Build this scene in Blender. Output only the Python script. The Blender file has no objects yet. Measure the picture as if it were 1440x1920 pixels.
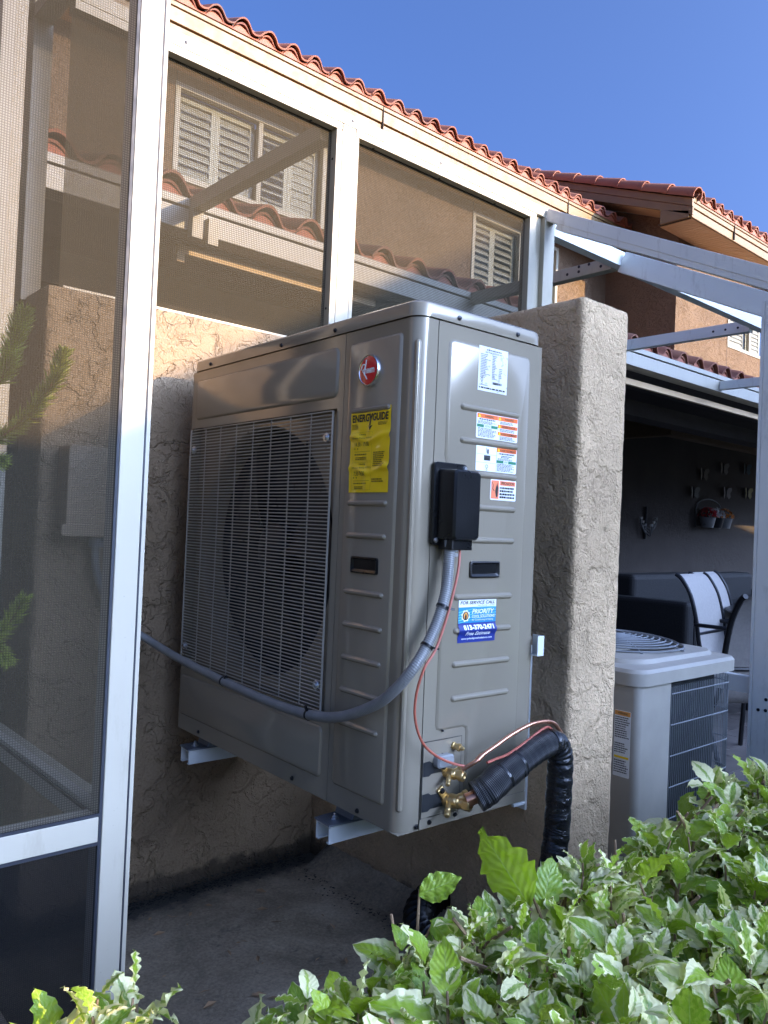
import bpy, bmesh, math, random
from math import sin, cos, pi, radians, sqrt, atan2
from mathutils import Vector, Matrix, noise as mnoise

# ------------------------------------------------------------------ camera, sky, sun, exposure
S = bpy.context.scene
COL = S.collection
R = random.Random(7)

cam_d = bpy.data.cameras.new('camera')
cam = bpy.data.objects.new('camera', cam_d); COL.objects.link(cam); S.camera = cam
yaw, pitch, roll = 0.84574, 0.0172, -0.0423
f0 = Vector((cos(yaw)*cos(pitch), sin(yaw)*cos(pitch), sin(pitch)))
r0 = Vector((sin(yaw), -cos(yaw), 0)); u0 = r0.cross(f0)
rr = cos(roll)*r0 - sin(roll)*u0; uu = sin(roll)*r0 + cos(roll)*u0
M = Matrix.Identity(4)
for i in range(3):
    M[i][0] = rr[i]; M[i][1] = uu[i]; M[i][2] = -f0[i]
CAM = Vector((-1.0582, -1.1165, 0.5895))
M.translation = CAM
cam.matrix_world = M
cam_d.sensor_fit = 'VERTICAL'; cam_d.sensor_height = 24.0; cam_d.lens = 1502.4/1920*24.0
cam_d.clip_start = 0.02; cam_d.clip_end = 2000

SUN_EL, SUN_AZ = radians(16.0), radians(24.5)      # azimuth measured from -Y towards +X
to_sun = Vector((sin(SUN_AZ)*cos(SUN_EL), -cos(SUN_AZ)*cos(SUN_EL), sin(SUN_EL)))
W = bpy.data.worlds.new('World'); S.world = W; W.use_nodes = True
wn = W.node_tree; bg = wn.nodes['Background']
sky = wn.nodes.new('ShaderNodeTexSky'); sky.sky_type = 'NISHITA'; sky.sun_disc = False
sky.sun_elevation = SUN_EL; sky.sun_rotation = pi - SUN_AZ
sky.air_density = 0.3; sky.dust_density = 10.0; sky.ozone_density = 8.0; sky.altitude = 0
wn.links.new(sky.outputs[0], bg.inputs[0]); bg.inputs[1].default_value = 0.15
sun_d = bpy.data.lights.new('sun', 'SUN'); sun_d.energy = 2.0; sun_d.angle = radians(0.35); sun_d.color = (1.0, 0.71, 0.37)
sun = bpy.data.objects.new('sun', sun_d); COL.objects.link(sun)
sun.rotation_euler = to_sun.to_track_quat('Z', 'Y').to_euler(); sun.location = (4, -10, 8)
vs = S.view_settings
vs.view_transform = 'Standard'; vs.look = 'None'; vs.gamma = 1.0; vs.use_curve_mapping = False
vs.exposure = 2.42
S.render.engine = 'CYCLES'
try:
    S.cycles.max_bounces = 8; S.cycles.transparent_max_bounces = 24
except Exception: pass

# ------------------------------------------------------------------ materials
def new_mat(name):
    m = bpy.data.materials.new(name); m.use_nodes = True
    nt = m.node_tree; return m, nt, nt.nodes['Principled BSDF'], nt.nodes['Material Output']
def N(nt, t, **kw):
    n = nt.nodes.new(t)
    for k, v in kw.items():
        if hasattr(n, k): setattr(n, k, v)
        else: n.inputs[k].default_value = v
    return n
def math_n(nt, op, a, b=None, clamp=False):
    n = nt.nodes.new('ShaderNodeMath'); n.operation = op; n.use_clamp = clamp
    for i, v in enumerate((a, b)):
        if v is None: continue
        if isinstance(v, (int, float)): n.inputs[i].default_value = v
        else: nt.links.new(v, n.inputs[i])
    return n.outputs[0]
def ramp(nt, fac, stops):
    n = nt.nodes.new('ShaderNodeValToRGB'); nt.links.new(fac, n.inputs[0])
    e = n.color_ramp.elements
    while len(e) < len(stops): e.new(0.5)
    for i, (p, c) in enumerate(stops):
        e[i].position = p; e[i].color = (c if len(c) == 4 else (*c, 1)) if not isinstance(c, (int, float)) else (c, c, c, 1)
    return n.outputs[0]
def mix(nt, fac, a, b, mode='MIX'):
    n = nt.nodes.new('ShaderNodeMix'); n.data_type = 'RGBA'; n.blend_type = mode
    if isinstance(fac, (int, float)): n.inputs[0].default_value = fac
    else: nt.links.new(fac, n.inputs[0])
    for i, v in ((6, a), (7, b)):
        if isinstance(v, tuple): n.inputs[i].default_value = (*v, 1) if len(v) == 3 else v
        else: nt.links.new(v, n.inputs[i])
    return n.outputs[2]
def coord(nt, out='Object', scale=None):
    tc = nt.nodes.new('ShaderNodeTexCoord')
    if scale is None: return tc.outputs[out]
    mp = nt.nodes.new('ShaderNodeMapping'); mp.inputs['Scale'].default_value = scale
    nt.links.new(tc.outputs[out], mp.inputs[0]); return mp.outputs[0]
def tex_noise(nt, vec, scale, detail=3, rough=0.55, dist=0.0):
    n = nt.nodes.new('ShaderNodeTexNoise'); n.inputs['Scale'].default_value = scale
    n.inputs['Detail'].default_value = detail; n.inputs['Roughness'].default_value = rough
    n.inputs['Distortion'].default_value = dist
    nt.links.new(vec, n.inputs['Vector']); return n.outputs['Fac']
def bump(nt, bsdf, h, strength, dist, prev=None):
    b = nt.nodes.new('ShaderNodeBump'); b.inputs['Strength'].default_value = strength
    b.inputs['Distance'].default_value = dist; nt.links.new(h, b.inputs['Height'])
    if prev is not None: nt.links.new(prev, b.inputs['Normal'])
    nt.links.new(b.outputs[0], bsdf.inputs['Normal']); return b.outputs[0]

def mat_simple(name, col, rough=0.5, metal=0.0, var=0.08, vscale=12, bumpk=0.0, bscale=200, spec=0.5, coat=0.0):
    m, nt, b, o = new_mat(name)
    c = coord(nt)
    n = tex_noise(nt, c, vscale, 4)
    dark = tuple(x*(1-var) for x in col); lite = tuple(min(1, x*(1+var)) for x in col)
    nt.links.new(ramp(nt, n, [(0.3, dark), (0.7, lite)]), b.inputs['Base Color'])
    nt.links.new(ramp(nt, tex_noise(nt, c, vscale*2.3, 3), [(0.3, rough*0.85), (0.7, min(1, rough*1.15))]), b.inputs['Roughness'])
    b.inputs['Metallic'].default_value = metal
    b.inputs['Specular IOR Level'].default_value = spec
    b.inputs['Coat Weight'].default_value = coat
    if bumpk: bump(nt, b, tex_noise(nt, c, bscale, 2), bumpk, 0.002)
    return m

def mat_stucco(name, col, fscale=9.0, k=1.0, dist=0.006, grain=55, var=0.10, dirt=None, soft=0.0):
    """knock-down stucco: trowelled flats with broken ragged edges and sandy grain"""
    m, nt, b, o = new_mat(name)
    c = coord(nt)
    wob = nt.nodes.new('ShaderNodeTexNoise'); wob.inputs['Scale'].default_value = fscale*1.3; wob.inputs['Detail'].default_value = 4
    nt.links.new(c, wob.inputs['Vector'])
    vadd = nt.nodes.new('ShaderNodeVectorMath'); vadd.operation = 'MULTIPLY_ADD'
    nt.links.new(wob.outputs['Color'], vadd.inputs[0]); vadd.inputs[1].default_value = (0.14*9/fscale,)*3; nt.links.new(c, vadd.inputs[2])
    vv = vadd.outputs[0]
    n1 = tex_noise(nt, vv, fscale, 4, 0.62, 0.6)
    flat = ramp(nt, n1, [(0.0, 0.0), (0.44-soft, 0.18), (0.475+soft*0.6, 0.8), (0.62, 0.92), (1.0, 1.0)])
    n1b = tex_noise(nt, vv, fscale*2.7, 3, 0.6, 0.8)
    flat2 = ramp(nt, n1b, [(0.0, 0.0), (0.46, 0.15), (0.50, 0.85), (1.0, 1.0)])
    gr = tex_noise(nt, c, grain*3, 3, 0.65)
    h = math_n(nt, 'ADD', math_n(nt, 'MULTIPLY', flat, 0.75), math_n(nt, 'MULTIPLY', flat2, 0.24))
    h = math_n(nt, 'ADD', h, math_n(nt, 'MULTIPLY', gr, 0.22+soft*4))
    bump(nt, b, h, k, dist)
    big = tex_noise(nt, c, 2.2, 4, 0.6)
    dark = tuple(x*(1-var*1.3) for x in col); lite = tuple(min(1, x*(1+var)) for x in col)
    colr = ramp(nt, big, [(0.32, dark), (0.68, lite)])
    fine = ramp(nt, gr, [(0.3, 0.86), (0.7, 1.08)])
    colr = mix(nt, 1.0, colr, fine, 'MULTIPLY')
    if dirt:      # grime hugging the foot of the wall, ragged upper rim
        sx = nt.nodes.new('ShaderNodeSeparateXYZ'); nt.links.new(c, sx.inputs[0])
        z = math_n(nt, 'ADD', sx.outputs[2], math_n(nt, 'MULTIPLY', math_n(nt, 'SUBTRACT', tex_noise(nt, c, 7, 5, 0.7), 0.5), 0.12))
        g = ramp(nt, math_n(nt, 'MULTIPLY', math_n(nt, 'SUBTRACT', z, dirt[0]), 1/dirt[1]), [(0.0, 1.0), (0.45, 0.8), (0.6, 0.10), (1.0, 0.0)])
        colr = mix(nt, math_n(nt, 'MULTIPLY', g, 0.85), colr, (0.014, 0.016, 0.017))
    nt.links.new(colr, b.inputs['Base Color'])
    b.inputs['Roughness'].default_value = 0.92; b.inputs['Specular IOR Level'].default_value = 0.2
    return m

def mat_screen(name, opac, fib, pitch, amp=0.35):
    """woven insect screen: open weave, fibres at a fine pitch"""
    m, nt, b, o = new_mat(name)
    c = coord(nt)
    sx = nt.nodes.new('ShaderNodeSeparateXYZ'); nt.links.new(c, sx.inputs[0])
    def strip(v): return math_n(nt, 'ABSOLUTE', math_n(nt, 'SINE', math_n(nt, 'MULTIPLY', v, pi/pitch)))
    hor = math_n(nt, 'ADD', sx.outputs[0], sx.outputs[1])
    w = math_n(nt, 'MAXIMUM', math_n(nt, 'POWER', strip(hor), 4), math_n(nt, 'POWER', strip(sx.outputs[2]), 4))
    soft = tex_noise(nt, c, 3.0, 2)
    fac = math_n(nt, 'ADD', math_n(nt, 'MULTIPLY', w, amp), opac - amp*0.55)
    fac = math_n(nt, 'ADD', fac, math_n(nt, 'MULTIPLY', math_n(nt, 'SUBTRACT', soft, 0.5), 0.06), True)
    tr = nt.nodes.new('ShaderNodeBsdfTransparent'); df = nt.nodes.new('ShaderNodeBsdfDiffuse')
    df.inputs[0].default_value = (*fib, 1)
    mx = nt.nodes.new('ShaderNodeMixShader'); nt.links.new(fac, mx.inputs[0])
    nt.links.new(tr.outputs[0], mx.inputs[1]); nt.links.new(df.outputs[0], mx.inputs[2])
    nt.links.new(mx.outputs[0], o.inputs[0]); nt.nodes.remove(b)
    return m

def mat_print(name, col, rough=0.45):
    return mat_simple(name, col, rough, 0, 0.03, 30)

MT = {}
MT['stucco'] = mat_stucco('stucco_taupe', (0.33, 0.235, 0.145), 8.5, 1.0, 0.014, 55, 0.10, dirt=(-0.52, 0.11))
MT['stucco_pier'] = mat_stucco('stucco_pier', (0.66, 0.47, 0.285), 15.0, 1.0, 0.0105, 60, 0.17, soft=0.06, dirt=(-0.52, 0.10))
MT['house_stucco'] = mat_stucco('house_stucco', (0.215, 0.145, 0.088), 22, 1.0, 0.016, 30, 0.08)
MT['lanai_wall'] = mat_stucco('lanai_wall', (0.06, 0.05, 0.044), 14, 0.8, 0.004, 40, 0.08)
MT['cream'] = mat_simple('cream_trim', (0.20, 0.122, 0.045), 0.5, 0, 0.05, 5)
MT['soffit'] = mat_simple('soffit_metal', (0.66, 0.46, 0.25), 0.55, 0, 0.05, 6)
MT['white_al'] = None
def mat_alu(name, col, speck=0.5):
    m, nt, b, o = new_mat(name); c = coord(nt)
    base = ramp(nt, tex_noise(nt, c, 5, 4), [(0.3, tuple(x*0.94 for x in col)), (0.7, col)])
    stain = ramp(nt, tex_noise(nt, coord(nt, 'Object', (1, 1, 0.25)), 26, 5, 0.7), [(0.56, 0.0), (0.74, 1.0)])
    base = mix(nt, math_n(nt, 'MULTIPLY', stain, 0.36*speck*2), base, (0.27, 0.215, 0.15))
    dots = ramp(nt, tex_noise(nt, c, 190, 2, 0.5), [(0.70, 0.0), (0.76, 1.0)])
    msk = ramp(nt, tex_noise(nt, c, 9, 3), [(0.5, 0.0), (0.62, 1.0)])
    base = mix(nt, math_n(nt, 'MULTIPLY', math_n(nt, 'MULTIPLY', dots, msk), 0.7*speck), base, (0.17, 0.15, 0.13))
    nt.links.new(base, b.inputs['Base Color']); b.inputs['Roughness'].default_value = 0.42
    b.inputs['Specular IOR Level'].default_value = 0.45
    bump(nt, b, tex_noise(nt, c, 120, 2), 0.06, 0.001)
    return m
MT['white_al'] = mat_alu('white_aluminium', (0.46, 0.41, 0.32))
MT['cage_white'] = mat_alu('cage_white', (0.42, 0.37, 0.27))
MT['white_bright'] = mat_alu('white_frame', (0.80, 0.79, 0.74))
MT['gutter'] = mat_alu('gutter_white', (0.40, 0.37, 0.30))
MT['spline'] = mat_simple('screen_spline', (0.015, 0.017, 0.025), 0.6)
MT['screen'] = mat_screen('insect_screen', 0.77, (0.05, 0.041, 0.027), 0.0062, 0.36)
MT['screen_near'] = mat_screen('insect_screen_near', 0.54, (0.05, 0.041, 0.028), 0.0040, 0.42)
MT['screen_low'] = mat_screen('insect_screen_dense', 0.66, (0.016, 0.015, 0.014), 0.0032, 0.25)

def mat_tile(name):
    m, nt, b, o = new_mat(name); c = coord(nt)
    oi = nt.nodes.new('ShaderNodeObjectInfo')
    base = ramp(nt, oi.outputs['Random'], [(0.0, (0.20, 0.075, 0.05)), (0.45, (0.30, 0.105, 0.055)), (0.8, (0.26, 0.11, 0.065)), (1.0, (0.17, 0.085, 0.06))])
    n = tex_noise(nt, c, 9, 5, 0.65)
    base = mix(nt, ramp(nt, n, [(0.52, 0.0), (0.75, 0.55)]), base, (0.09, 0.055, 0.04))
    nt.links.new(base, b.inputs['Base Color']); b.inputs['Roughness'].default_value = 0.75
    bump(nt, b, tex_noise(nt, c, 90, 3), 0.25, 0.003)
    return m
MT['tile'] = mat_tile('clay_tile')
MT['closure'] = mat_simple('eave_closure', (0.34, 0.105, 0.055), 0.65, 0, 0.10, 7)
MT['mortar'] = mat_simple('dark_underlay', (0.06, 0.05, 0.045), 0.9)

# heat pump paint
def mat_cabinet():
    m, nt, b, o = new_mat('cabinet_paint'); c = coord(nt)
    base = ramp(nt, tex_noise(nt, c, 3, 3), [(0.3, (0.270, 0.230, 0.168)), (0.7, (0.290, 0.247, 0.181))])
    nt.links.new(base, b.inputs['Base Color'])
    smudge = ramp(nt, tex_noise(nt, coord(nt), 2.0, 2, 0.5), [(0.40, 0.0), (0.75, 1.0)])
    nt.links.new(math_n(nt, 'ADD', math_n(nt, 'MULTIPLY', smudge, 0.02), 0.13), b.inputs['Roughness'])
    b.inputs['Metallic'].default_value = 0.14; b.inputs['Specular IOR Level'].default_value = 0.36
    b.inputs['Coat Weight'].default_value = 0.0; b.inputs['Coat Roughness'].default_value = 0.14
    bump(nt, b, tex_noise(nt, c, 380, 2), 0.04, 0.0005)
    return m
MT['cab'] = mat_cabinet()
MT['cab_dark'] = mat_simple('cabinet_inside', (0.010, 0.011, 0.012), 0.7)
MT['grille'] = mat_simple('grille_wire', (0.44, 0.41, 0.35), 0.32, 0.3, 0.08, 20)
MT['black'] = mat_simple('black_plastic', (0.006, 0.006, 0.0065), 0.30, 0, 0.2, 8, 0.1, 250, spec=0.35)
MT['blackrub'] = mat_simple('black_foam', (0.014, 0.014, 0.015), 0.65, 0, 0.2, 40, 0.5, 300)
MT['fan'] = mat_simple('fan_blade', (0.006, 0.007, 0.008), 0.4)
MT['coil'] = mat_simple('coil_fins', (0.006, 0.008, 0.010), 0.6)
MT['screw'] = mat_simple('dark_screw', (0.03, 0.03, 0.033), 0.35, 0.8)
MT['zinc'] = mat_simple('zinc_steel', (0.55, 0.56, 0.57), 0.3, 0.9)
MT['galv'] = mat_simple('bracket_white', (0.72, 0.73, 0.70), 0.4, 0, 0.05, 20)
MT['foot'] = mat_simple('foot_steel', (0.20, 0.22, 0.25), 0.38, 0.6)
MT['brass'] = mat_simple('brass', (0.66, 0.46, 0.20), 0.33, 0.9, 0.08, 60)
MT['copper'] = mat_simple('copper', (0.62, 0.30, 0.19), 0.30, 0.9, 0.22, 40)
MT['redwire'] = mat_simple('red_wire', (0.42, 0.10, 0.06), 0.45, 0, 0.12, 40)
MT['chrome'] = mat_simple('chrome', (0.85, 0.85, 0.87), 0.14, 1.0, 0.02)
MT['red'] = mat_simple('badge_red', (0.62, 0.018, 0.022), 0.22, 0, 0.05, 20, coat=0.6)
MT['yellow'] = mat_simple('guide_yellow', (0.92, 0.62, 0.004), 0.40, 0, 0.04, 12, coat=0.3)
MT['ink'] = mat_print('ink_black', (0.018, 0.016, 0.014))
MT['inkgrey'] = mat_print('ink_grey', (0.16, 0.16, 0.16))
MT['inkolive'] = mat_print('ink_olive', (0.20, 0.145, 0.008))
MT['white'] = mat_print('label_white', (0.80, 0.81, 0.80), 0.4)
MT['silverlab'] = mat_simple('label_silver', (0.74, 0.73, 0.69), 0.30, 0.25, 0.04, 30)
MT['orange'] = mat_print('label_orange', (0.80, 0.155, 0.025))
MT['salmon'] = mat_print('label_salmon', (0.83, 0.22, 0.10))
MT['green'] = mat_print('label_green', (0.02, 0.20, 0.10))
MT['navy'] = mat_print('label_navy', (0.012, 0.028, 0.20))
MT['cyan'] = mat_print('label_cyan', (0.015, 0.235, 0.44))
MT['sky_band'] = mat_print('label_pale', (0.16, 0.52, 0.66))
MT['amber'] = mat_print('label_amber', (0.75, 0.33, 0.08))
MT['clear'] = mat_simple('clear_cap', (0.30, 0.30, 0.29), 0.12, 0.0, 0.1, 30)

def mat_conduit():
    m, nt, b, o = new_mat('liquidtight'); uv = nt.nodes.new('ShaderNodeTexCoord').outputs['UV']
    sx = nt.nodes.new('ShaderNodeSeparateXYZ'); nt.links.new(uv, sx.inputs[0])
    s = math_n(nt, 'SINE', math_n(nt, 'ADD', math_n(nt, 'MULTIPLY', sx.outputs[1], 2*pi/0.0042), math_n(nt, 'MULTIPLY', sx.outputs[0], 2*pi)))
    c = coord(nt)
    nt.links.new(ramp(nt, tex_noise(nt, c, 25, 4), [(0.3, (0.165, 0.165, 0.160)), (0.7, (0.215, 0.213, 0.205))]), b.inputs['Base Color'])
    b.inputs['Roughness'].default_value = 0.36
    bump(nt, b, s, 0.35, 0.0008)
    return m
MT['conduit'] = mat_conduit()

def mat_insul(name, wrap):
    m, nt, b, o = new_mat(name); c = coord(nt)
    uv = nt.nodes.new('ShaderNodeTexCoord').outputs['UV']
    sx = nt.nodes.new('ShaderNodeSeparateXYZ'); nt.links.new(uv, sx.inputs[0])
    nt.links.new(ramp(nt, tex_noise(nt, c, 40, 4), [(0.35, (0.008, 0.008, 0.009)), (0.7, (0.02, 0.02, 0.021))]), b.inputs['Base Color'])
    if wrap:   # shiny tape in wrinkled turns
        w = tex_noise(nt, coord(nt, 'UV', (3, 55, 1)), 1.0, 4, 0.6, 0.5)
        b.inputs['Roughness'].default_value = 0.22
        bump(nt, b, w, 0.9, 0.008)
    else:      # ribbed sleeve, fine mesh lines along its length
        s = math_n(nt, 'SINE', math_n(nt, 'MULTIPLY', sx.outputs[0], 2*pi*56))
        s2 = math_n(nt, 'SINE', math_n(nt, 'MULTIPLY', sx.outputs[1], 2*pi/0.0032))
        h = math_n(nt, 'ADD', s, math_n(nt, 'MULTIPLY', s2, 0.7))
        b.inputs['Roughness'].default_value = 0.30
        bump(nt, b, h, 0.55, 0.0009)
    return m
MT['sleeve'] = mat_insul('insulation_sleeve', False)
MT['tape'] = mat_insul('insulation_tape', True)

def mat_concrete():
    m, nt, b, o = new_mat('old_concrete'); c = coord(nt)
    n = tex_noise(nt, c, 4.2, 8, 0.74, 0.6)
    base = ramp(nt, n, [(0.28, (0.145, 0.115, 0.078)), (0.5, (0.27, 0.215, 0.15)), (0.72, (0.41, 0.335, 0.245))])
    fine = ramp(nt, tex_noise(nt, c, 110, 4, 0.7), [(0.3, 0.7), (0.7, 1.25)])
    base = mix(nt, 1.0, base, fine, 'MULTIPLY')
    bl = ramp(nt, tex_noise(nt, c, 11, 4, 0.75), [(0.60, 0.0), (0.70, 1.0)])
    base = mix(nt, math_n(nt, 'MULTIPLY', bl, 0.6), base, (0.06, 0.056, 0.05))
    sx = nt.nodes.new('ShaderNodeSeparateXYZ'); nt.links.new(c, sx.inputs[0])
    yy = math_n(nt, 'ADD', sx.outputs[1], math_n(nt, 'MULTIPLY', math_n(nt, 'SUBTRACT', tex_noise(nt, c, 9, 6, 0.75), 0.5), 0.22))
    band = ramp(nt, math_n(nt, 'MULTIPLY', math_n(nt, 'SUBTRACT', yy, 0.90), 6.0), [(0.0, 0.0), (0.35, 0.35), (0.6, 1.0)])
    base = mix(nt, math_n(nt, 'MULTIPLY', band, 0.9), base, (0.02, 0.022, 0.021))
    nt.links.new(base, b.inputs['Base Color']); b.inputs['Roughness'].default_value = 0.9
    bump(nt, b, tex_noise(nt, c, 70, 5, 0.7), 0.6, 0.006)
    return m
MT['concrete'] = mat_concrete()
MT['grime'] = mat_simple('black_grime', (0.012, 0.014, 0.014), 0.95, 0, 0.5, 60, 1.0, 120)
def mat_ground():
    m, nt, b, o = new_mat('soil_and_grass'); c = coord(nt)
    nt.links.new(ramp(nt, tex_noise(nt, c, 0.6, 8, 0.7), [(0.35, (0.06, 0.075, 0.03)), (0.6, (0.10, 0.11, 0.045)), (0.75, (0.13, 0.10, 0.06))]), b.inputs['Base Color'])
    b.inputs['Roughness'].default_value = 0.95; bump(nt, b, tex_noise(nt, c, 30, 5, 0.7), 0.8, 0.03); return m
MT['ground'] = mat_ground()
MT['paver'] = mat_simple('paver', (0.17, 0.145, 0.13), 0.85, 0, 0.18, 9, 0.4, 90)
MT['joint'] = mat_simple('paver_joint', (0.08, 0.075, 0.07), 0.95)
MT['cond'] = mat_simple('condenser_paint', (0.36, 0.33, 0.28), 0.45, 0.0, 0.10, 7, 0.05, 300)
MT['cond_wire'] = mat_simple('condenser_wire', (0.26, 0.27, 0.28), 0.4, 0.3)
MT['sling'] = mat_simple('sling_fabric', (0.40, 0.37, 0.34), 0.8, 0, 0.06, 60, 0.3, 500)
MT['darkmetal'] = mat_simple('dark_metal', (0.02, 0.02, 0.022), 0.4, 0.5)
MT['wicker'] = mat_simple('dark_wicker', (0.010, 0.009, 0.009), 0.75, 0, 0.4, 80, 0.8, 150)
MT['shutter'] = mat_simple('shutter_white', (0.33, 0.31, 0.235), 0.5, 0, 0.04, 20)
MT['louver'] = mat_simple('louver_white', (0.29, 0.27, 0.205), 0.55, 0, 0.05, 20)
MT['room'] = mat_simple('room_dark', (0.10, 0.09, 0.075), 0.9)
MT['box_paint'] = mat_simple('painted_box', (0.33, 0.235, 0.145), 0.6, 0, 0.08, 10)
MT['pvc'] = mat_simple('grey_pvc', (0.16, 0.17, 0.185), 0.45)
def mat_glass():
    m, nt, b, o = new_mat('window_glass')
    tr = nt.nodes.new('ShaderNodeBsdfTransparent'); gl = nt.nodes.new('ShaderNodeBsdfGlossy'); gl.inputs['Roughness'].default_value = 0.03
    tr.inputs[0].default_value = (0.92, 0.94, 0.92, 1)
    fr = nt.nodes.new('ShaderNodeFresnel'); fr.inputs[0].default_value = 1.18
    mx = nt.nodes.new('ShaderNodeMixShader'); nt.links.new(fr.outputs[0], mx.inputs[0])
    nt.links.new(tr.outputs[0], mx.inputs[1]); nt.links.new(gl.outputs[0], mx.inputs[2]); nt.links.new(mx.outputs[0], o.inputs[0])
    nt.nodes.remove(b); return m
MT['glass'] = mat_glass()

def mat_leaf(name, varieg=True):
    m, nt, b, o = new_mat(name)
    uv = nt.nodes.new('ShaderNodeTexCoord').outputs['UV']
    sx = nt.nodes.new('ShaderNodeSeparateXYZ'); nt.links.new(uv, sx.inputs[0])
    at = nt.nodes.new('ShaderNodeAttribute'); at.attribute_name = 'rnd'
    oi = nt.nodes.new('ShaderNodeObjectInfo')
    rnd = math_n(nt, 'FRACT', math_n(nt, 'ADD', at.outputs['Fac'], oi.outputs['Random']))
    u, v = sx.outputs[0], sx.outputs[1]
    cmb = nt.nodes.new('ShaderNodeCombineXYZ'); nt.links.new(math_n(nt, 'MULTIPLY', u, 1.6), cmb.inputs[0]); nt.links.new(math_n(nt, 'MULTIPLY', v, 1.0), cmb.inputs[1])
    nt.links.new(math_n(nt, 'MULTIPLY', rnd, 37.0), cmb.inputs[2])
    edge = math_n(nt, 'ABSOLUTE', math_n(nt, 'SUBTRACT', u, 0.5))
    nz = tex_noise(nt, cmb.outputs[0], 6.0, 4, 0.6, 0.6)
    g = ramp(nt, rnd, [(0.0, (0.10, 0.20, 0.010)), (0.35, (0.20, 0.35, 0.014)), (0.7, (0.42, 0.55, 0.022)), (1.0, (0.13, 0.25, 0.012))])
    g2 = mix(nt, ramp(nt, nz, [(0.42, 0.0), (0.56, 0.6)]), g, (0.38, 0.47, 0.07))
    if varieg:
        # cream margin whose width differs from leaf to leaf, grey-green transition
        wd = math_n(nt, 'ADD', math_n(nt, 'MULTIPLY', math_n(nt, 'FRACT', math_n(nt, 'MULTIPLY', rnd, 7.13)), 0.52), 0.06)
        e = math_n(nt, 'ADD', edge, math_n(nt, 'MULTIPLY', math_n(nt, 'SUBTRACT', nz, 0.5), 0.42))
        k = math_n(nt, 'SUBTRACT', e, wd)
        mk = ramp(nt, math_n(nt, 'ADD', k, 0.5), [(0.47, 0.0), (0.53, 1.0)])
        mk2 = ramp(nt, math_n(nt, 'ADD', k, 0.5), [(0.38, 0.0), (0.46, 0.6)])
        g2 = mix(nt, mk2, g2, (0.44, 0.50, 0.16))
        colr = mix(nt, mk, g2, (0.90, 0.82, 0.44))
    else: colr = g2
    vein = ramp(nt, edge, [(0.0, 1.0), (0.02, 0.0)])
    colr = mix(nt, math_n(nt, 'MULTIPLY', vein, 0.45), colr, (0.40, 0.46, 0.25))
    nt.links.new(colr, b.inputs['Base Color']); b.inputs['Roughness'].default_value = 0.38
    side = math_n(nt, 'SINE', math_n(nt, 'ADD', math_n(nt, 'MULTIPLY', v, 50), math_n(nt, 'MULTIPLY', edge, -30)))
    bump(nt, b, side, 0.22, 0.0015)
    tl = nt.nodes.new('ShaderNodeBsdfTranslucent')
    nt.links.new(mix(nt, 0.5, colr, (0.50, 0.66, 0.04)), tl.inputs[0])
    mx = nt.nodes.new('ShaderNodeMixShader'); mx.inputs[0].default_value = 0.36
    nt.links.new(b.outputs[0], mx.inputs[1]); nt.links.new(tl.outputs[0], mx.inputs[2]); nt.links.new(mx.outputs[0], o.inputs[0])
    return m
MT['leaf'] = mat_leaf('variegated_leaf'); MT['leafgreen'] = mat_leaf('green_leaf', False)
MT['twig'] = mat_simple('twig', (0.30, 0.19, 0.105), 0.8, 0, 0.25, 30)
MT['twig_red'] = mat_simple('twig_red', (0.24, 0.085, 0.055), 0.7, 0, 0.2, 30)
MT['needle'] = mat_simple('needles', (0.36, 0.42, 0.06), 0.6, 0, 0.45, 25)
MT['blocker_green'] = mat_simple('light_blocker_green', (0.05, 0.075, 0.025), 0.85, 0, 0.5, 6, 1.0, 14)  # green of the added light blocker behind the camera

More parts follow.
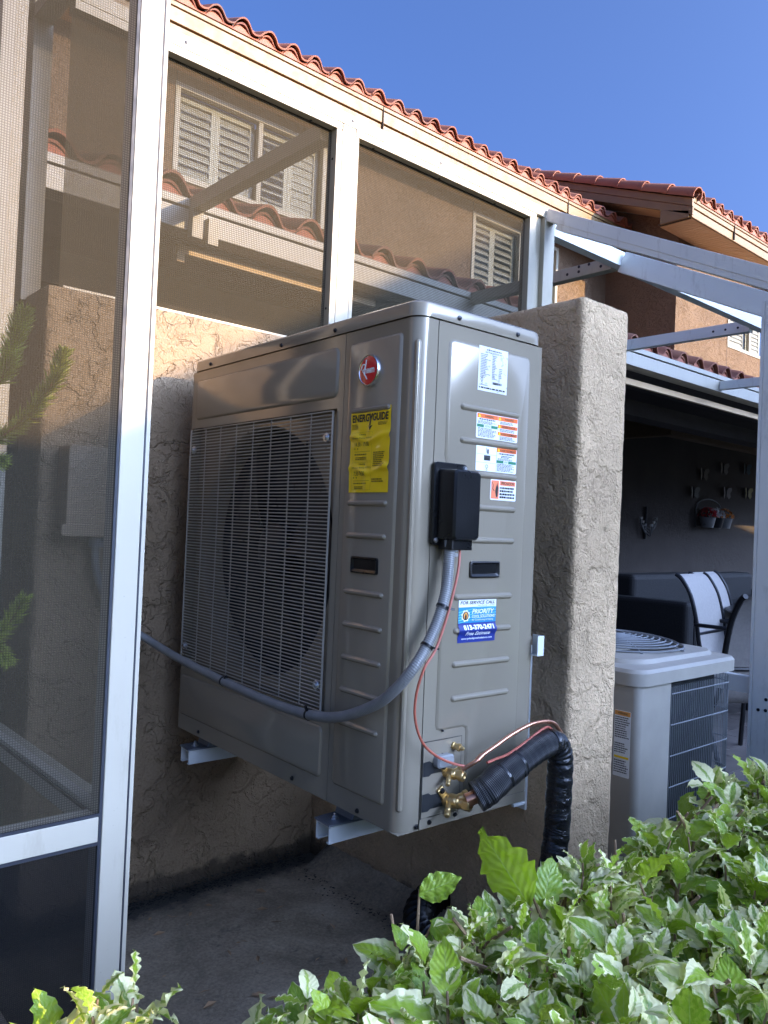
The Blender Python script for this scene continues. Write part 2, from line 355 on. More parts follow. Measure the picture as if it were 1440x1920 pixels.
# ------------------------------------------------------------------ mesh helpers
class MB:
    def __init__(s): s.v = []; s.f = []; s.uv = None; s.rnd = None
    def add(s, vs, fs):
        o = len(s.v); s.v += [tuple(p) for p in vs]; s.f += [tuple(i+o for i in f) for f in fs]; return s
    def box(s, x0, x1, y0, y1, z0, z1):
        return s.add([(x0,y0,z0),(x1,y0,z0),(x1,y1,z0),(x0,y1,z0),(x0,y0,z1),(x1,y0,z1),(x1,y1,z1),(x0,y1,z1)],
                     [(0,3,2,1),(4,5,6,7),(0,1,5,4),(1,2,6,5),(2,3,7,6),(3,0,4,7)])
    def beam(s, a, b, w, h, up=(0,0,1)):
        """box from a to b; w sideways, h along up"""
        a, b = Vector(a), Vector(b); d = (b-a).normalized(); sd = d.cross(Vector(up)).normalized(); u = sd.cross(d)
        vs = []
        for p in (a, b):
            for i, j in ((-1,-1),(1,-1),(1,1),(-1,1)): vs.append(p + sd*(w/2*i) + u*(h/2*j))
        return s.add(vs, [(0,1,2,3),(7,6,5,4),(0,4,5,1),(1,5,6,2),(2,6,7,3),(3,7,4,0)])
    def tube(s, pts, r, seg=8, caps=True, uv=False):
        pts = [Vector(p) for p in pts]; n = len(pts); rs = r if isinstance(r, (list, tuple)) else [r]*n
        o = len(s.v); t0 = (pts[1]-pts[0]).normalized()
        ref = Vector((0,0,1)) if abs(t0.z) < 0.9 else Vector((1,0,0))
        nrm = (ref - t0*ref.dot(t0)).normalized(); L = 0
        cols = seg+1 if uv else seg
        if uv and s.uv is None: s.uv = {}
        for i, p in enumerate(pts):
            t = (pts[min(i+1,n-1)]-pts[max(i-1,0)]).normalized()
            nrm = (nrm - t*nrm.dot(t)).normalized(); bn = t.cross(nrm)
            if i: L += (p-pts[i-1]).length
            for k in range(cols):
                a = 2*pi*k/seg
                s.v.append(tuple(p + (nrm*cos(a)+bn*sin(a))*rs[i]))
                if uv: s.uv[len(s.v)-1] = (k/seg, L)
        for i in range(n-1):
            for k in range(seg):
                k2 = k+1 if uv else (k+1) % seg
                s.f.append((o+i*cols+k, o+i*cols+k2, o+(i+1)*cols+k2, o+(i+1)*cols+k))
        if caps:
            s.f.append(tuple(o+k for k in reversed(range(seg)))); s.f.append(tuple(o+(n-1)*cols+k for k in range(seg)))
        return s
    def lathe(s, prof, at, ax, seg=20, cap0=True, cap1=True):
        """prof: (radius, distance along ax)"""
        ax = Vector(ax).normalized(); at = Vector(at)
        ref = Vector((0,0,1)) if abs(ax.z) < 0.9 else Vector((1,0,0))
        e1 = (ref-ax*ref.dot(ax)).normalized(); e2 = ax.cross(e1); o = len(s.v)
        for r, d in prof:
            for k in range(seg):
                a = 2*pi*k/seg; s.v.append(tuple(at+ax*d+(e1*cos(a)+e2*sin(a))*r))
        for i in range(len(prof)-1):
            for k in range(seg): s.f.append((o+i*seg+k, o+i*seg+(k+1)%seg, o+(i+1)*seg+(k+1)%seg, o+(i+1)*seg+k))
        if cap0: s.f.append(tuple(o+k for k in reversed(range(seg))))
        if cap1: s.f.append(tuple(o+(len(prof)-1)*seg+k for k in range(seg)))
        return s
    def loft(s, loops, close=True, cap=True, cap0=False):
        o = len(s.v); n = len(loops[0])
        for lp in loops: s.v += [tuple(p) for p in lp]
        for i in range(len(loops)-1):
            for k in range(n if close else n-1): s.f.append((o+i*n+k, o+i*n+(k+1)%n, o+(i+1)*n+(k+1)%n, o+(i+1)*n+k))
        if cap: s.f.append(tuple(o+(len(loops)-1)*n+k for k in range(n)))
        if cap0: s.f.append(tuple(o+k for k in reversed(range(n))))
        return s
    def mesh(s, name):
        me = bpy.data.meshes.new(name); me.from_pydata(s.v, [], s.f)
        if s.uv:
            ul = me.uv_layers.new(name='UVMap')
            for l in me.loops: ul.data[l.index].uv = s.uv.get(l.vertex_index, (0, 0))
        if s.rnd:
            a = me.attributes.new('rnd', 'FLOAT', 'POINT'); a.data.foreach_set('value', s.rnd)
        me.update(); return me
    def build(s, name, mat, parent=None, smooth=False, bevel=0, seg=2, fix=True, angle=40):
        me = s.mesh(name)
        if fix:
            bm = bmesh.new(); bm.from_mesh(me); bmesh.ops.recalc_face_normals(bm, faces=bm.faces); bm.to_mesh(me); bm.free()
        me.materials.append(mat)
        o = bpy.data.objects.new(name, me); COL.objects.link(o)
        if parent: o.parent = parent
        if smooth:
            me.polygons.foreach_set('use_smooth', [True]*len(me.polygons))
            try: me.set_sharp_from_angle(angle=radians(angle))
            except Exception: pass
        if bevel:
            b = o.modifiers.new('bevel', 'BEVEL'); b.width = bevel; b.segments = seg; b.limit_method = 'ANGLE'; b.angle_limit = radians(35)
            b.harden_normals = False
        return o

def tag(o, label=None, cat=None, group=None, kind=None):
    if label: o['label'] = label
    if cat: o['category'] = cat
    if group: o['group'] = group
    if kind: o['kind'] = kind
    return o
def thing(name, label, cat, loc=(0,0,0), rotz=0, group=None):
    o = bpy.data.objects.new(name, None); COL.objects.link(o); o.location = loc; o.rotation_euler = (0,0,rotz)
    o.empty_display_size = 0.1
    return tag(o, label, cat, group)
def part(name, me, parent, loc=(0,0,0), rot=None, scale=None):
    o = bpy.data.objects.new(name, me); COL.objects.link(o); o.parent = parent; o.location = loc
    if rot is not None: o.rotation_euler = rot
    if scale is not None: o.scale = scale
    return o
def catmull(P, n=8):
    P = [Vector(p) for p in P]; out = []
    for i in range(len(P)-1):
        p0, p1, p2, p3 = P[max(i-1,0)], P[i], P[i+1], P[min(i+2,len(P)-1)]
        for k in range(n):
            t = k/n; out.append(0.5*((2*p1)+(p2-p0)*t+(2*p0-5*p1+4*p2-p3)*t*t+(3*p1-p0-3*p2+p3)*t**3))
    out.append(P[-1]); return out
def rrect(u0, u1, v0, v1, r, n=5):
    pts = []
    for cx, cy, a0 in ((u1-r, v1-r, 0), (u0+r, v1-r, 90), (u0+r, v0+r, 180), (u1-r, v0+r, 270)):
        for k in range(n+1):
            a = radians(a0+90*k/n); pts.append((cx+r*cos(a), cy+r*sin(a)))
    return pts

# ------------------------------------------------------------------ text helper
def text_mesh(string, bold=0.0, shear=0.0, spacing=1.0):
    cu = bpy.data.curves.new('txt', 'FONT'); cu.body = string; cu.size = 1.0; cu.offset = bold; cu.shear = shear
    cu.space_character = spacing; cu.resolution_u = 3; cu.fill_mode = 'BOTH'
    o = bpy.data.objects.new('txt', cu); COL.objects.link(o)
    dg = bpy.context.evaluated_depsgraph_get(); dg.update()
    me = bpy.data.meshes.new_from_object(o.evaluated_get(dg))
    vs = [(v.co.x, v.co.y) for v in me.vertices]; fs = [tuple(p.vertices) for p in me.polygons]
    bpy.data.objects.remove(o); bpy.data.curves.remove(cu); bpy.data.meshes.remove(me)
    return vs, fs
def lettering(string, mp, u0, v0, width, height, mat, parent, w=0.0, bold=0.02, shear=0.0, name='lettering'):
    """string fitted into width x height with lower-left corner (u0, v0) in the mapping mp(u, v, w)"""
    vs, fs = text_mesh(string, bold, shear)
    if not vs: return None
    xs = [p[0] for p in vs]; ys = [p[1] for p in vs]
    sx = width/(max(xs)-min(xs)); sy = height/(max(ys)-min(ys)); ax, ay = min(xs), min(ys)
    mb = MB(); mb.add([mp(u0+(x-ax)*sx, v0+(y-ay)*sy, w) for x, y in vs], fs)
    return mb.build(name, mat, parent, fix=False)
def microprint(mp, u0, u1, v0, v1, lines, mat, parent, w, seed=1, fill=0.62, ragged=0.3, name='small_print'):
    """rows of word-long dashes for print too small to read"""
    rg = random.Random(seed); mb = MB(); dv = (v1-v0)/lines
    for i in range(lines):
        vb = v1-(i+1)*dv+dv*(1-fill)/2; vt = vb+dv*fill; u = u0; end = u1-(u1-u0)*rg.random()*ragged
        while u < end:
            l = (u1-u0)*rg.uniform(0.035, 0.13); e = min(u+l, end)
            mb.add([mp(u,vb,w),mp(e,vb,w),mp(e,vt,w),mp(u,vt,w)], [(0,1,2,3)]); u = e+(u1-u0)*0.025
    return mb.build(name, mat, parent, fix=False)
def patch(mp, u0, u1, v0, v1, w, mat, parent, name, r=0.0, thick=0.0006, nu=1, nv=1):
    mb = MB()
    if r > 0:
        lp = rrect(u0, u1, v0, v1, r, 4)
        mb.loft([[mp(u,v,w-thick) for u,v in lp], [mp(u,v,w) for u,v in lp]])
    elif nu*nv > 1:
        for j in range(nv+1):
            for i in range(nu+1): mb.v.append(tuple(mp(u0+(u1-u0)*i/nu, v0+(v1-v0)*j/nv, w)))
        for j in range(nv):
            for i in range(nu): a = j*(nu+1)+i; mb.f.append((a, a+1, a+nu+2, a+nu+1))
        return mb.build(name, mat, parent, smooth=True, fix=False)
    else:
        lp = [(u0,v0),(u1,v0),(u1,v1),(u0,v1)]
        mb.loft([[mp(u,v,w-thick) for u,v in lp], [mp(u,v,w) for u,v in lp]])
    return mb.build(name, mat, parent)

# ------------------------------------------------------------------ rough stucco wall blocks
def rough_block(x0, x1, y0, y1, z0, z1, step, amp, r=0.012, seed=0.0):
    """box of small facets, corners rounded and worn, faces slightly uneven"""
    mb = MB(); idx = {}
    nx, ny, nz = (max(1, int(round((b-a)/step))) for a, b in ((x0,x1),(y0,y1),(z0,z1)))
    def vert(i, j, k):
        key = (i, j, k)
        if key in idx: return idx[key]
        p = Vector((x0+(x1-x0)*i/nx, y0+(y1-y0)*j/ny, z0+(z1-z0)*k/nz))
        q = Vector((min(max(p.x, x0+r), x1-r), min(max(p.y, y0+r), y1-r), min(p.z, z1-r)))
        d = p-q
        nrm = d.normalized() if d.length > 1e-6 else Vector((0,0,0))
        if d.length > r: p = q + nrm*r
        s = Vector((p.x*22+seed, p.y*22, p.z*22)); h = mnoise.noise(s)*0.6 + mnoise.noise(s*2.6)*0.4
        p = p + nrm*(h*amp)
        idx[key] = len(mb.v); mb.v.append(tuple(p)); return idx[key]
    for i in range(nx):
        for j in range(ny):
            mb.f.append((vert(i,j,nz), vert(i+1,j,nz), vert(i+1,j+1,nz), vert(i,j+1,nz)))
    for i in range(nx):
        for k in range(nz):
            mb.f.append((vert(i,0,k), vert(i+1,0,k), vert(i+1,0,k+1), vert(i,0,k+1)))
            mb.f.append((vert(i,ny,k), vert(i,ny,k+1), vert(i+1,ny,k+1), vert(i+1,ny,k)))
    for j in range(ny):
        for k in range(nz):
            mb.f.append((vert(0,j,k), vert(0,j,k+1), vert(0,j+1,k+1), vert(0,j+1,k)))
            mb.f.append((vert(nx,j,k), vert(nx,j+1,k), vert(nx,j+1,k+1), vert(nx,j,k+1)))
    return mb

# ================================================================== GROUND
ZG = -0.52
mb = MB(); mb.add([(-400,-400,-0.60),(400,-400,-0.60),(400,400,-0.60),(-400,400,-0.60)], [(0,1,2,3)])
tag(mb.build('ground', MT['ground']), kind='structure')
mb = MB(); n = 60
for j in range(n+1):
    for i in range(n+1):
        x = -3.2+(0.60+3.2)*i/n; y = -0.28+(1.06+0.28)*j/n
        mb.v.append((x, y, ZG+0.006*mnoise.noise(Vector((x*3,y*3,0)))+0.003*mnoise.noise(Vector((x*14,y*14,3)))))
for j in range(n):
    for i in range(n): a = j*(n+1)+i; mb.f.append((a,a+1,a+n+2,a+n+1))
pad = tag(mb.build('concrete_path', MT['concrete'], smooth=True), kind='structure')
# raised fillet of mortar at the foot of the privacy wall
mb = MB(); rows = 40
for i in range(rows+1):
    y = 0.05+0.92*i/rows; k = 0.5+0.5*mnoise.noise(Vector((y*7,1,0)))
    wd = 0.10+0.05*k; ht = 0.045+0.02*k
    for t in range(7):
        u = t/6; x = 0.612-wd*u; z = ZG-0.01+(ht+0.01)*max(0,1-u)**1.3+0.006*mnoise.noise(Vector((x*40,y*40,0)))
        mb.v.append((x, y, z))
for i in range(rows):
    for t in range(6): a = i*7+t; mb.f.append((a,a+1,a+8,a+7))
tag(mb.build('mortar_fillet', MT['concrete'], pad, smooth=True))
mb = MB(); rg = random.Random(3)       # line of moss and dirt in the angle of path and wall
for i in range(1500):
    t = rg.random(); x = -0.75+1.30*t; dy = abs(rg.gauss(0, 0.022)); s = rg.uniform(0.002, 0.007)
    c = Vector((x, 1.05-dy-0.004, ZG+0.003+max(0, 0.03-dy*1.2)*rg.random()))
    mb.add([c+Vector((s,0,0)), c+Vector((-0.3*s,s*0.8,0)), c+Vector((-0.6*s,-s*0.7,0)), c+Vector((0,0,s*0.3))], [(0,1,3),(1,2,3),(2,0,3)])
for i in range(160):
    t = rg.random(); y = 0.3+0.7*t; s = rg.uniform(0.002, 0.006); dx = abs(rg.gauss(0, 0.03))
    c = Vector((0.50-dx, y, ZG+0.006))
    mb.add([c+Vector((s,0,0)), c+Vector((-0.3*s,s*0.8,0)), c+Vector((-0.6*s,-s*0.7,0)), c+Vector((0,0,s*0.3))], [(0,1,3),(1,2,3),(2,0,3)])
tag(mb.build('moss_and_dirt', MT['grime']), 'black moss and dirt along the foot of the low wall', None, kind='stuff')
mb = MB()                               # dead leaves and bits on the path
for i in range(110):
    x = rg.uniform(-0.55, 0.45); y = rg.uniform(0.05, 0.95); a = rg.random()*6.28; s = rg.uniform(0.004, 0.020); z = ZG+0.008
    c = Vector((x,y,z)); d = Vector((cos(a),sin(a),0)); e = Vector((-sin(a),cos(a),0))
    mb.add([c-d*s, c+e*s*0.35+Vector((0,0,s*0.25)), c+d*s, c-e*s*0.35], [(0,1,2),(0,2,3)])
tag(mb.build('leaf_litter', MT['twig']), 'small dry leaf bits scattered on the concrete path', None, kind='stuff')

# ================================================================== WALLS
YW = 1.055
lw = thing('low_wall', 'low taupe stucco wall behind the heat pump, carrying the screen frame', 'wall', (0.1, YW, ZG))
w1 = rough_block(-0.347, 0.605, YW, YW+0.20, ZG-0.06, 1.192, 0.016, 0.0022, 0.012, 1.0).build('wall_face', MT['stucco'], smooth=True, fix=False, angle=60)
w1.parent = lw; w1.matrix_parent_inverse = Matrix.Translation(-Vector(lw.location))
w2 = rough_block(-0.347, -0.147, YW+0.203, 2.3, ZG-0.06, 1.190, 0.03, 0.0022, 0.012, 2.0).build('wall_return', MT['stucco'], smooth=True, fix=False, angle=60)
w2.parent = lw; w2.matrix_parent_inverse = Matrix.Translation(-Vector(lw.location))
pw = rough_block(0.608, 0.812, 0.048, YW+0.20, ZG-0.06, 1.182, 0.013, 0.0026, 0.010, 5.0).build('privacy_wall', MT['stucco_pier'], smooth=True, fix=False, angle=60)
tag(pw, 'tall stucco privacy wall with rough end face beside the heat pump', 'wall')

# disconnect box on the low wall, seen through the screen
bx = thing('disconnect_box', 'taupe painted electrical box on the low wall behind the screen', 'electrical box', (-0.228, YW, 0.54))
mb = MB(); lp = rrect(-0.300, -0.155, 0.545, 0.768, 0.012, 3)
mp = lambda u, v, w: Vector((u+0.228, -w-0.001, v-0.54))
mb.loft([[mp(u,v,0.0) for u,v in lp], [mp(u,v,0.07) for u,v in lp], [mp(u*0.985-0.0034,v*0.985+0.0099,0.078) for u,v in lp]], cap0=True)
mb.build('box_body', MT['box_paint'], bx, bevel=0.003)
mb = MB(); lp = rrect(-0.312, -0.143, 0.528, 0.560, 0.008, 3)
mb.loft([[mp(u,v,0.072) for u,v in lp], [mp(u,v,0.085) for u,v in lp]], cap0=True); mb.build('cover_lip', MT['box_paint'], bx, bevel=0.002)
mb = MB(); mb.tube([mp(-0.20,0.536,0.035), mp(-0.20,0.50,0.035)], 0.020, 12); mb.build('conduit_hub', MT['pvc'], bx, smooth=True)

# ================================================================== HEAT PUMP
TH = radians(-1.9)
HP = thing('heat_pump', 'tall grey heat pump with yellow energy label and round red badge', 'heat pump', (0,0,0), TH)
WID, DEP, HT = 0.951, 0.3685, 1.0
fm = lambda y, z, w=0.0: Vector((-w, y, z))          # front sheet: u = y, v = z
sm = lambda x, z, w=0.0: Vector((x, -w, z))          # side sheet: u = x, v = z
fmr = lambda u, v, w=0.0: Vector((-w, -u, v))        # front, u grows to the viewer's right (u = -y)

def emboss(mb, mp, lp, h, inset):
    c = (sum(p[0] for p in lp)/len(lp), sum(p[1] for p in lp)/len(lp))
    def ins(k):
        out = []; n = len(lp)
        for i in range(n):
            a = Vector(lp[i-1]); b = Vector(lp[i]); d = Vector(lp[(i+1)%n])
            t = (d-a); nn = Vector((-t.y, t.x)).normalized()
            out.append(b+nn*k)
        return out
    L = [[mp(u,v,-0.0005) for u,v in lp], [mp(u,v,h*0.15) for u,v in ins(inset*0.1)], [mp(u,v,h*0.9) for u,v in ins(inset*0.8)], [mp(u,v,h) for u,v in ins(inset)]]
    mb.loft(L)
def capsule(u0, u1, v, r):
    return [(u1-r+r*cos(radians(a)), v+r*sin(radians(a))) for a in range(-90, 91, 30)] + [(u0+r+r*cos(radians(a)), v+r*sin(radians(a))) for a in range(90, 271, 30)]
def vcapsule(u, v0, v1, r):
    return [(u+r*cos(radians(a)), v1-r+r*sin(radians(a))) for a in range(0, 181, 30)] + [(u+r*cos(radians(a)), v0+r+r*sin(radians(a))) for a in range(180, 361, 30)]

# front panel: frame of sheet around the grille opening
G0, G1, GZ0, GZ1 = 0.2545, 0.944, 0.178, 0.840
YD = 0.2322
mb = MB(); t = 0.0018
mb.box(0, t, YD+0.001, WID, GZ1, HT-0.0012); mb.box(0, t, YD+0.001, WID, 0.0, GZ0)
mb.box(0, t, YD+0.001, G0, GZ0, GZ1); mb.box(0, t, G1, WID, GZ0, GZ1)
mb.box(t, 0.02, G0-0.0012, G0, GZ0, GZ1); mb.box(t, 0.02, G1, G1+0.0012, GZ0, GZ1); mb.box(t, 0.02, G0, G1, GZ1, GZ1+0.0012); mb.box(t, 0.02, G0, G1, GZ0-0.0012, GZ0)
emboss(mb, fmr, rrect(-0.926, -0.2535, 0.863, 0.974, 0.016), 0.0045, 0.0055)
emboss(mb, fmr, rrect(-0.944, -0.257, 0.040, 0.151, 0.014), 0.0045, 0.0055)
mb.box(0, DEP, WID-0.0018, WID-0.0001, 0, HT-0.0012)      # far end of the cabinet
front = mb.build('front_panel', MT['cab'], HP, smooth=True, angle=25)
# service panel: wraps round the near corner
mb = MB(); rc = 0.030; prof = [(0.0, YD-0.001)]
prof += [(0.0, y) for y in (0.15, 0.06)]
prof += [(rc-rc*cos(radians(a)), rc-rc*sin(radians(a))) for a in range(0, 91, 9)]
prof += [(0.0525, 0.0)]
mb.loft([[Vector((x,y,0.0)) for x,y in prof], [Vector((x,y,HT-0.0012)) for x,y in prof]], close=False, cap=False)
emboss(mb, fmr, rrect(-0.2145, -0.0435, 0.0425, 0.9725, 0.010), 0.0045, 0.0055)
for v in (0.8266, 0.634, 0.567, 0.4505, 0.382, 0.3135, 0.2461, 0.1776):
    emboss(mb, lambda u, v_, w=0: fmr(u, v_, w+0.0049), capsule(-0.196, -0.0667, v, 0.0063), 0.0055, 0.0045)
s45 = sqrt(0.5)
cn = lambda u, v, w=0.0: Vector((0.0088-s45*w+u*s45, 0.0088-s45*w-u*s45, v))
emboss(mb, lambda u, v, w=0.0: cn(u, v, w+0.0005), vcapsule(0.0, 0.040, 0.955, 0.0065), 0.005, 0.0045)
serv = mb.build('service_panel', MT['cab'], HP, smooth=True, angle=25)
# side panel
mb = MB()
mb.box(0.0545, DEP, 0.0, 0.0018, 0.0205, HT-0.0012)
mb.box(DEP-0.0018, DEP, 0.0019, 0.05, 0.0, HT-0.0012)
outl = [(0.0897,0.187),(0.1735,0.187),(0.1735,0.048),(0.330,0.048)]
lp = [(0.330,0.048)] + [(0.330,0.9545)] + [(0.330-0.015+0.015*cos(radians(a)), 0.9545+0.015*sin(radians(a))) for a in (30,60,90)] + [(0.0972+0.015*cos(radians(a)), 0.9545+0.015*sin(radians(a))) for a in (90,120,150,180)] + [(0.0825,0.735),(0.0872,0.722),(0.0872,0.200),(0.0905,0.1895),(0.100,0.187),(0.1635,0.187),(0.1715,0.184),(0.1735,0.176),(0.1735,0.060),(0.177,0.051),(0.185,0.048)]
emboss(mb, sm, lp, 0.004, 0.006)
so = lambda u, v, w=0.0: sm(u, v, w+0.0039)
for u0, v in ((0.1175,0.837),(0.1195,0.7695),(0.120,0.703),(0.120,0.635),(0.120,0.568),(0.1207,0.4517),(0.1222,0.384),(0.1224,0.3161),(0.1230,0.2475)):
    emboss(mb, so, capsule(u0, 0.2955, v, 0.0068), 0.0058, 0.005)
side = mb.build('side_panel', MT['cab'], HP, smooth=True, angle=25)
mb = MB(); mb.box(0.0535, 0.160, -0.002, 0.0, 0.0008, 0.020); mb.box(0.1612, DEP, -0.0008, 0.0, 0.0006, 0.0200)
mb.build('base_flange', MT['cab'], HP, bevel=0.0008)
# lid
mb = MB(); ov = 0.0035
def lid_loop(z, o, r):
    x0, x1, y0, y1 = -o, DEP+o, -o, WID+o; pts = []
    for cx, cy, a0 in ((x1-r, y1-r, 0), (x0+r, y1-r, 90), (x0+r, y0+r, 180), (x1-r, y0+r, 270)):
        for k in range(7): a = radians(a0+15*k); pts.append(Vector((cx+r*cos(a), cy+r*sin(a), z)))
    return pts
mb.loft([lid_loop(HT+0.0006, ov-0.002, 0.032), lid_loop(HT+0.0006, ov, 0.032), lid_loop(HT+0.022, ov, 0.033), lid_loop(HT+0.0275, ov-0.0015, 0.032), lid_loop(HT+0.0315, ov-0.006, 0.030), lid_loop(HT+0.033, ov-0.012, 0.026)])
lid = mb.build('lid', MT['cab'], HP, smooth=True, angle=30)
# screws
for p, nrm in [((0,0.8472,1.0119),'f'),((0,0.4874,1.0105),'f'),((0,0.2696,1.0113),'f'),((0,0.823,0.0136),'f'),((0,0.363,0.0124),'f'),((0,0.1236,0.0111),'f'),
               ((0.105,0,1.0124),'s'),((0.2814,0,1.0117),'s'),((0.0459,0,0.0082),'s'),((0.0797,0,0.0107),'s'),((0.1503,0,0.0125),'s'),((0.2331,0,0.013),'s'),
               ((0.107,0,0.139),'s'),((0.106,0,0.187),'c')]:
    mb = MB(); d = Vector((-1,0,0)) if nrm == 'f' else Vector((0,-1,0)); off = 0.0036 if p[2] > 0.9 else 0.0018
    r = 0.0042 if nrm != 'c' else 0.002
    mb.lathe([(r*1.25,0),(r*1.25,0.001),(r,0.0014),(r*0.9,0.0038),(r*0.5,0.0042)], Vector(p)+d*off, d, 10)
    mb.build('screw', MT['screw'], HP, smooth=True)
# inside: dark shell, shroud with bell mouth, fan, coil
mb = MB(); mb.box(0.10, DEP-0.004, 0.236, WID-0.004, 0.004, HT-0.004); mb.build('coil', MT['coil'], HP)
mb = MB(); mb.box(0.0022, DEP-0.004, 0.0035+0.03, 0.2318, 0.003, HT-0.003); mb.box(0.034, DEP-0.004, 0.0022, 0.0334, 0.003, HT-0.003); mb.build('inner_shell', MT['cab_dark'], HP)
FC = (0.596, 0.513); FR = 0.315; xs = 0.028
mb = MB(); seg = 96; ring = []; outer = []
for k in range(seg):
    a = 2*pi*k/seg; cy, cz = FC[0]+FR*cos(a), FC[1]+FR*sin(a); ring.append(Vector((xs,cy,cz)))
    dx, dz = cos(a), sin(a); tmax = 9
    for lo, hi, c, d in ((G0-0.004, G1+0.004, FC[0], dx), (GZ0-0.004, GZ1+0.004, FC[1], dz)):
        if abs(d) > 1e-6: tmax = min(tmax, ((hi if d > 0 else lo)-c)/d)
    outer.append(Vector((xs, FC[0]+dx*max(tmax, FR+0.002), FC[1]+dz*max(tmax, FR+0.002))))
bell = [Vector((xs+0.012, FC[0]+(FR-0.008)*cos(2*pi*k/seg), FC[1]+(FR-0.008)*sin(2*pi*k/seg))) for k in range(seg)]
bell2 = [Vector((xs+0.06, FC[0]+(FR-0.010)*cos(2*pi*k/seg), FC[1]+(FR-0.010)*sin(2*pi*k/seg))) for k in range(seg)]
mb.loft([outer, ring, bell, bell2], cap=False)
mb.build('fan_shroud', MT['cab'], HP, smooth=True, angle=30)
fan = MB(); fan.lathe([(0.075,0.0),(0.072,-0.02),(0.055,-0.03),(0.0,-0.032)], Vector((0.085,FC[0],FC[1])), (1,0,0), 24, True, False)
for b_ in range(3):
    a0 = radians(20+120*b_); L0 = []; L1 = []
    for i in range(9):
        r = 0.07+(0.295-0.07)*i/8
        for side_, L in ((0, L0), (1, L1)):
            a = a0+(1.25*side_)*(0.55+0.45*i/8)-0.35*(i/8); xx = 0.088-0.040*side_*(1-0.35*i/8)
            L.append(Vector((xx, FC[0]+r*cos(a), FC[1]+r*sin(a))))
    fan.loft([L0, [ (p*0.66+q*0.34)+Vector((0.008,0,0)) for p,q in zip(L0,L1)], L1], close=False, cap=False)
fan.build('fan', MT['fan'], HP, smooth=True)
# wire grille
gr = MB(); nzw = 82
for i in range(nzw):
    z = GZ0+0.006+(GZ1-GZ0-0.012)*i/(nzw-1)
    gr.tube([(-0.006, G0+0.006, z), (-0.006, G1-0.006, z)], 0.0015, 5, False)
grille = tag(gr.build('grille_wire', MT['grille'], HP, smooth=True), kind='stuff')
for i in range(9):
    y = G1-0.006-(G1-G0-0.012)*i/8
    g2 = MB(); g2.tube([(-0.0045 if 0 < i < 8 else -0.006, y, GZ0+0.006), (-0.0045 if 0 < i < 8 else -0.006, y, GZ1-0.006)], 0.0017 if 0 < i < 8 else 0.0026, 6)
    g2.build('grille_bar', MT['grille'], HP, smooth=True)
for y, z in ((0.2815,0.777),(0.2797,0.237),(0.9196,0.779),(0.9196,0.2325)):
    mb = MB(); mb.lathe([(0.011,0),(0.011,0.004),(0.009,0.006),(0.005,0.006),(0.005,0.010),(0.0,0.010)], (-0.003,y,z), (-1,0,0), 14, True, False); mb.build('grille_fastener', MT['zinc'], HP, smooth=True)
for dy, r in ((0.020, 0.0045), (0.0065, 0.004)):      # two short slots in the shroud beside the opening
    for z0 in (0.735, 0.255):
        mb = MB(); mb.loft([[Vector((xs-0.0012,y,z)) for y,z in vcapsule(0.385+dy, z0, z0+0.045, r)]], cap=True); mb.build('shroud_slot', MT['cab_dark'], HP, fix=False)
# recessed hand grips
def grip(mp, u0, u1, v0, v1, base):
    mb = MB(); o = rrect(u0,u1,v0,v1,0.005,3); i1 = rrect(u0+0.003,u1-0.003,v0+0.003,v1-0.003,0.004,3); i2 = rrect(u0+0.008,u1-0.008,v0+0.008,v1-0.006,0.003,3)
    mb.loft([[mp(u,v,base) for u,v in o],[mp(u,v,base+0.0035) for u,v in o],[mp(u,v,base+0.0045) for u,v in i1],[mp(u,v,base+0.0008) for u,v in i2]])
    h = mb.build('hand_grip', MT['black'], HP, smooth=True, angle=30)
    mb = MB(); uc, vc = (u0+u1)/2, (v0+v1)/2
    mb.loft([[mp(uc+0.006*cos(radians(a)), vc+0.005*sin(radians(a)), base+0.0015) for a in range(200, 341, 20)]+[mp(uc+0.004*cos(radians(a)), vc+0.0035*sin(radians(a)), base+0.0015) for a in range(340, 199, -20)]], cap=True)
    mb.build('grip_mark', MT['screw'], h, fix=False)
grip(fmr, -0.1735, -0.0862, 0.4905, 0.5245, 0.0049)
grip(sm, 0.1615, 0.2505, 0.4905, 0.5250, 0.0039)
# brand badge
mb = MB(); bc = Vector((-0.005, 0.1355, 0.906)); mb.lathe([(0.033,0),(0.033,0.006),(0.0315,0.0085),(0.0295,0.0085),(0.0285,0.007)], bc, (-1,0,0), 48)
badge = mb.build('round_badge', MT['chrome'], HP, smooth=True, angle=40)
mb = MB(); mb.lathe([(0.0287,0.0072),(0.022,0.0086),(0.010,0.0094),(0.0,0.0096)], bc, (-1,0,0), 48, False, False); mb.build('red_face', MT['red'], badge, smooth=True)
wv = 0.0150
lettering('heem', fmr, -0.1355-0.0080, 0.8990, 0.0310, 0.0150, MT['white'], badge, wv, 0.03)
mb = MB()
def stroke(pts, r=0.0011): mb.tube([fmr(-0.1355+a, 0.906+b, 0.0148) for a, b in pts], r, 6)
stroke([(-0.0045,0.0215),(-0.0058,0.010),(-0.0075,0.000),(-0.0100,-0.0090)], 0.0011)
stroke(catmull([(-0.0195,0.004,0),(-0.0150,0.0135,0),(-0.0080,0.0115,0),(-0.0098,0.0035,0),(-0.0160,0.0010,0)],4) and [(p.x,p.y) for p in catmull([(-0.0205,0.002,0),(-0.0150,0.0125,0),(-0.0075,0.0105,0),(-0.0098,0.0030,0),(-0.0150,-0.0005,0),(-0.0085,-0.0080,0),(-0.0005,-0.0185,0)],5)], 0.0012)
mb.build('lettering', MT['white'], badge, smooth=True)

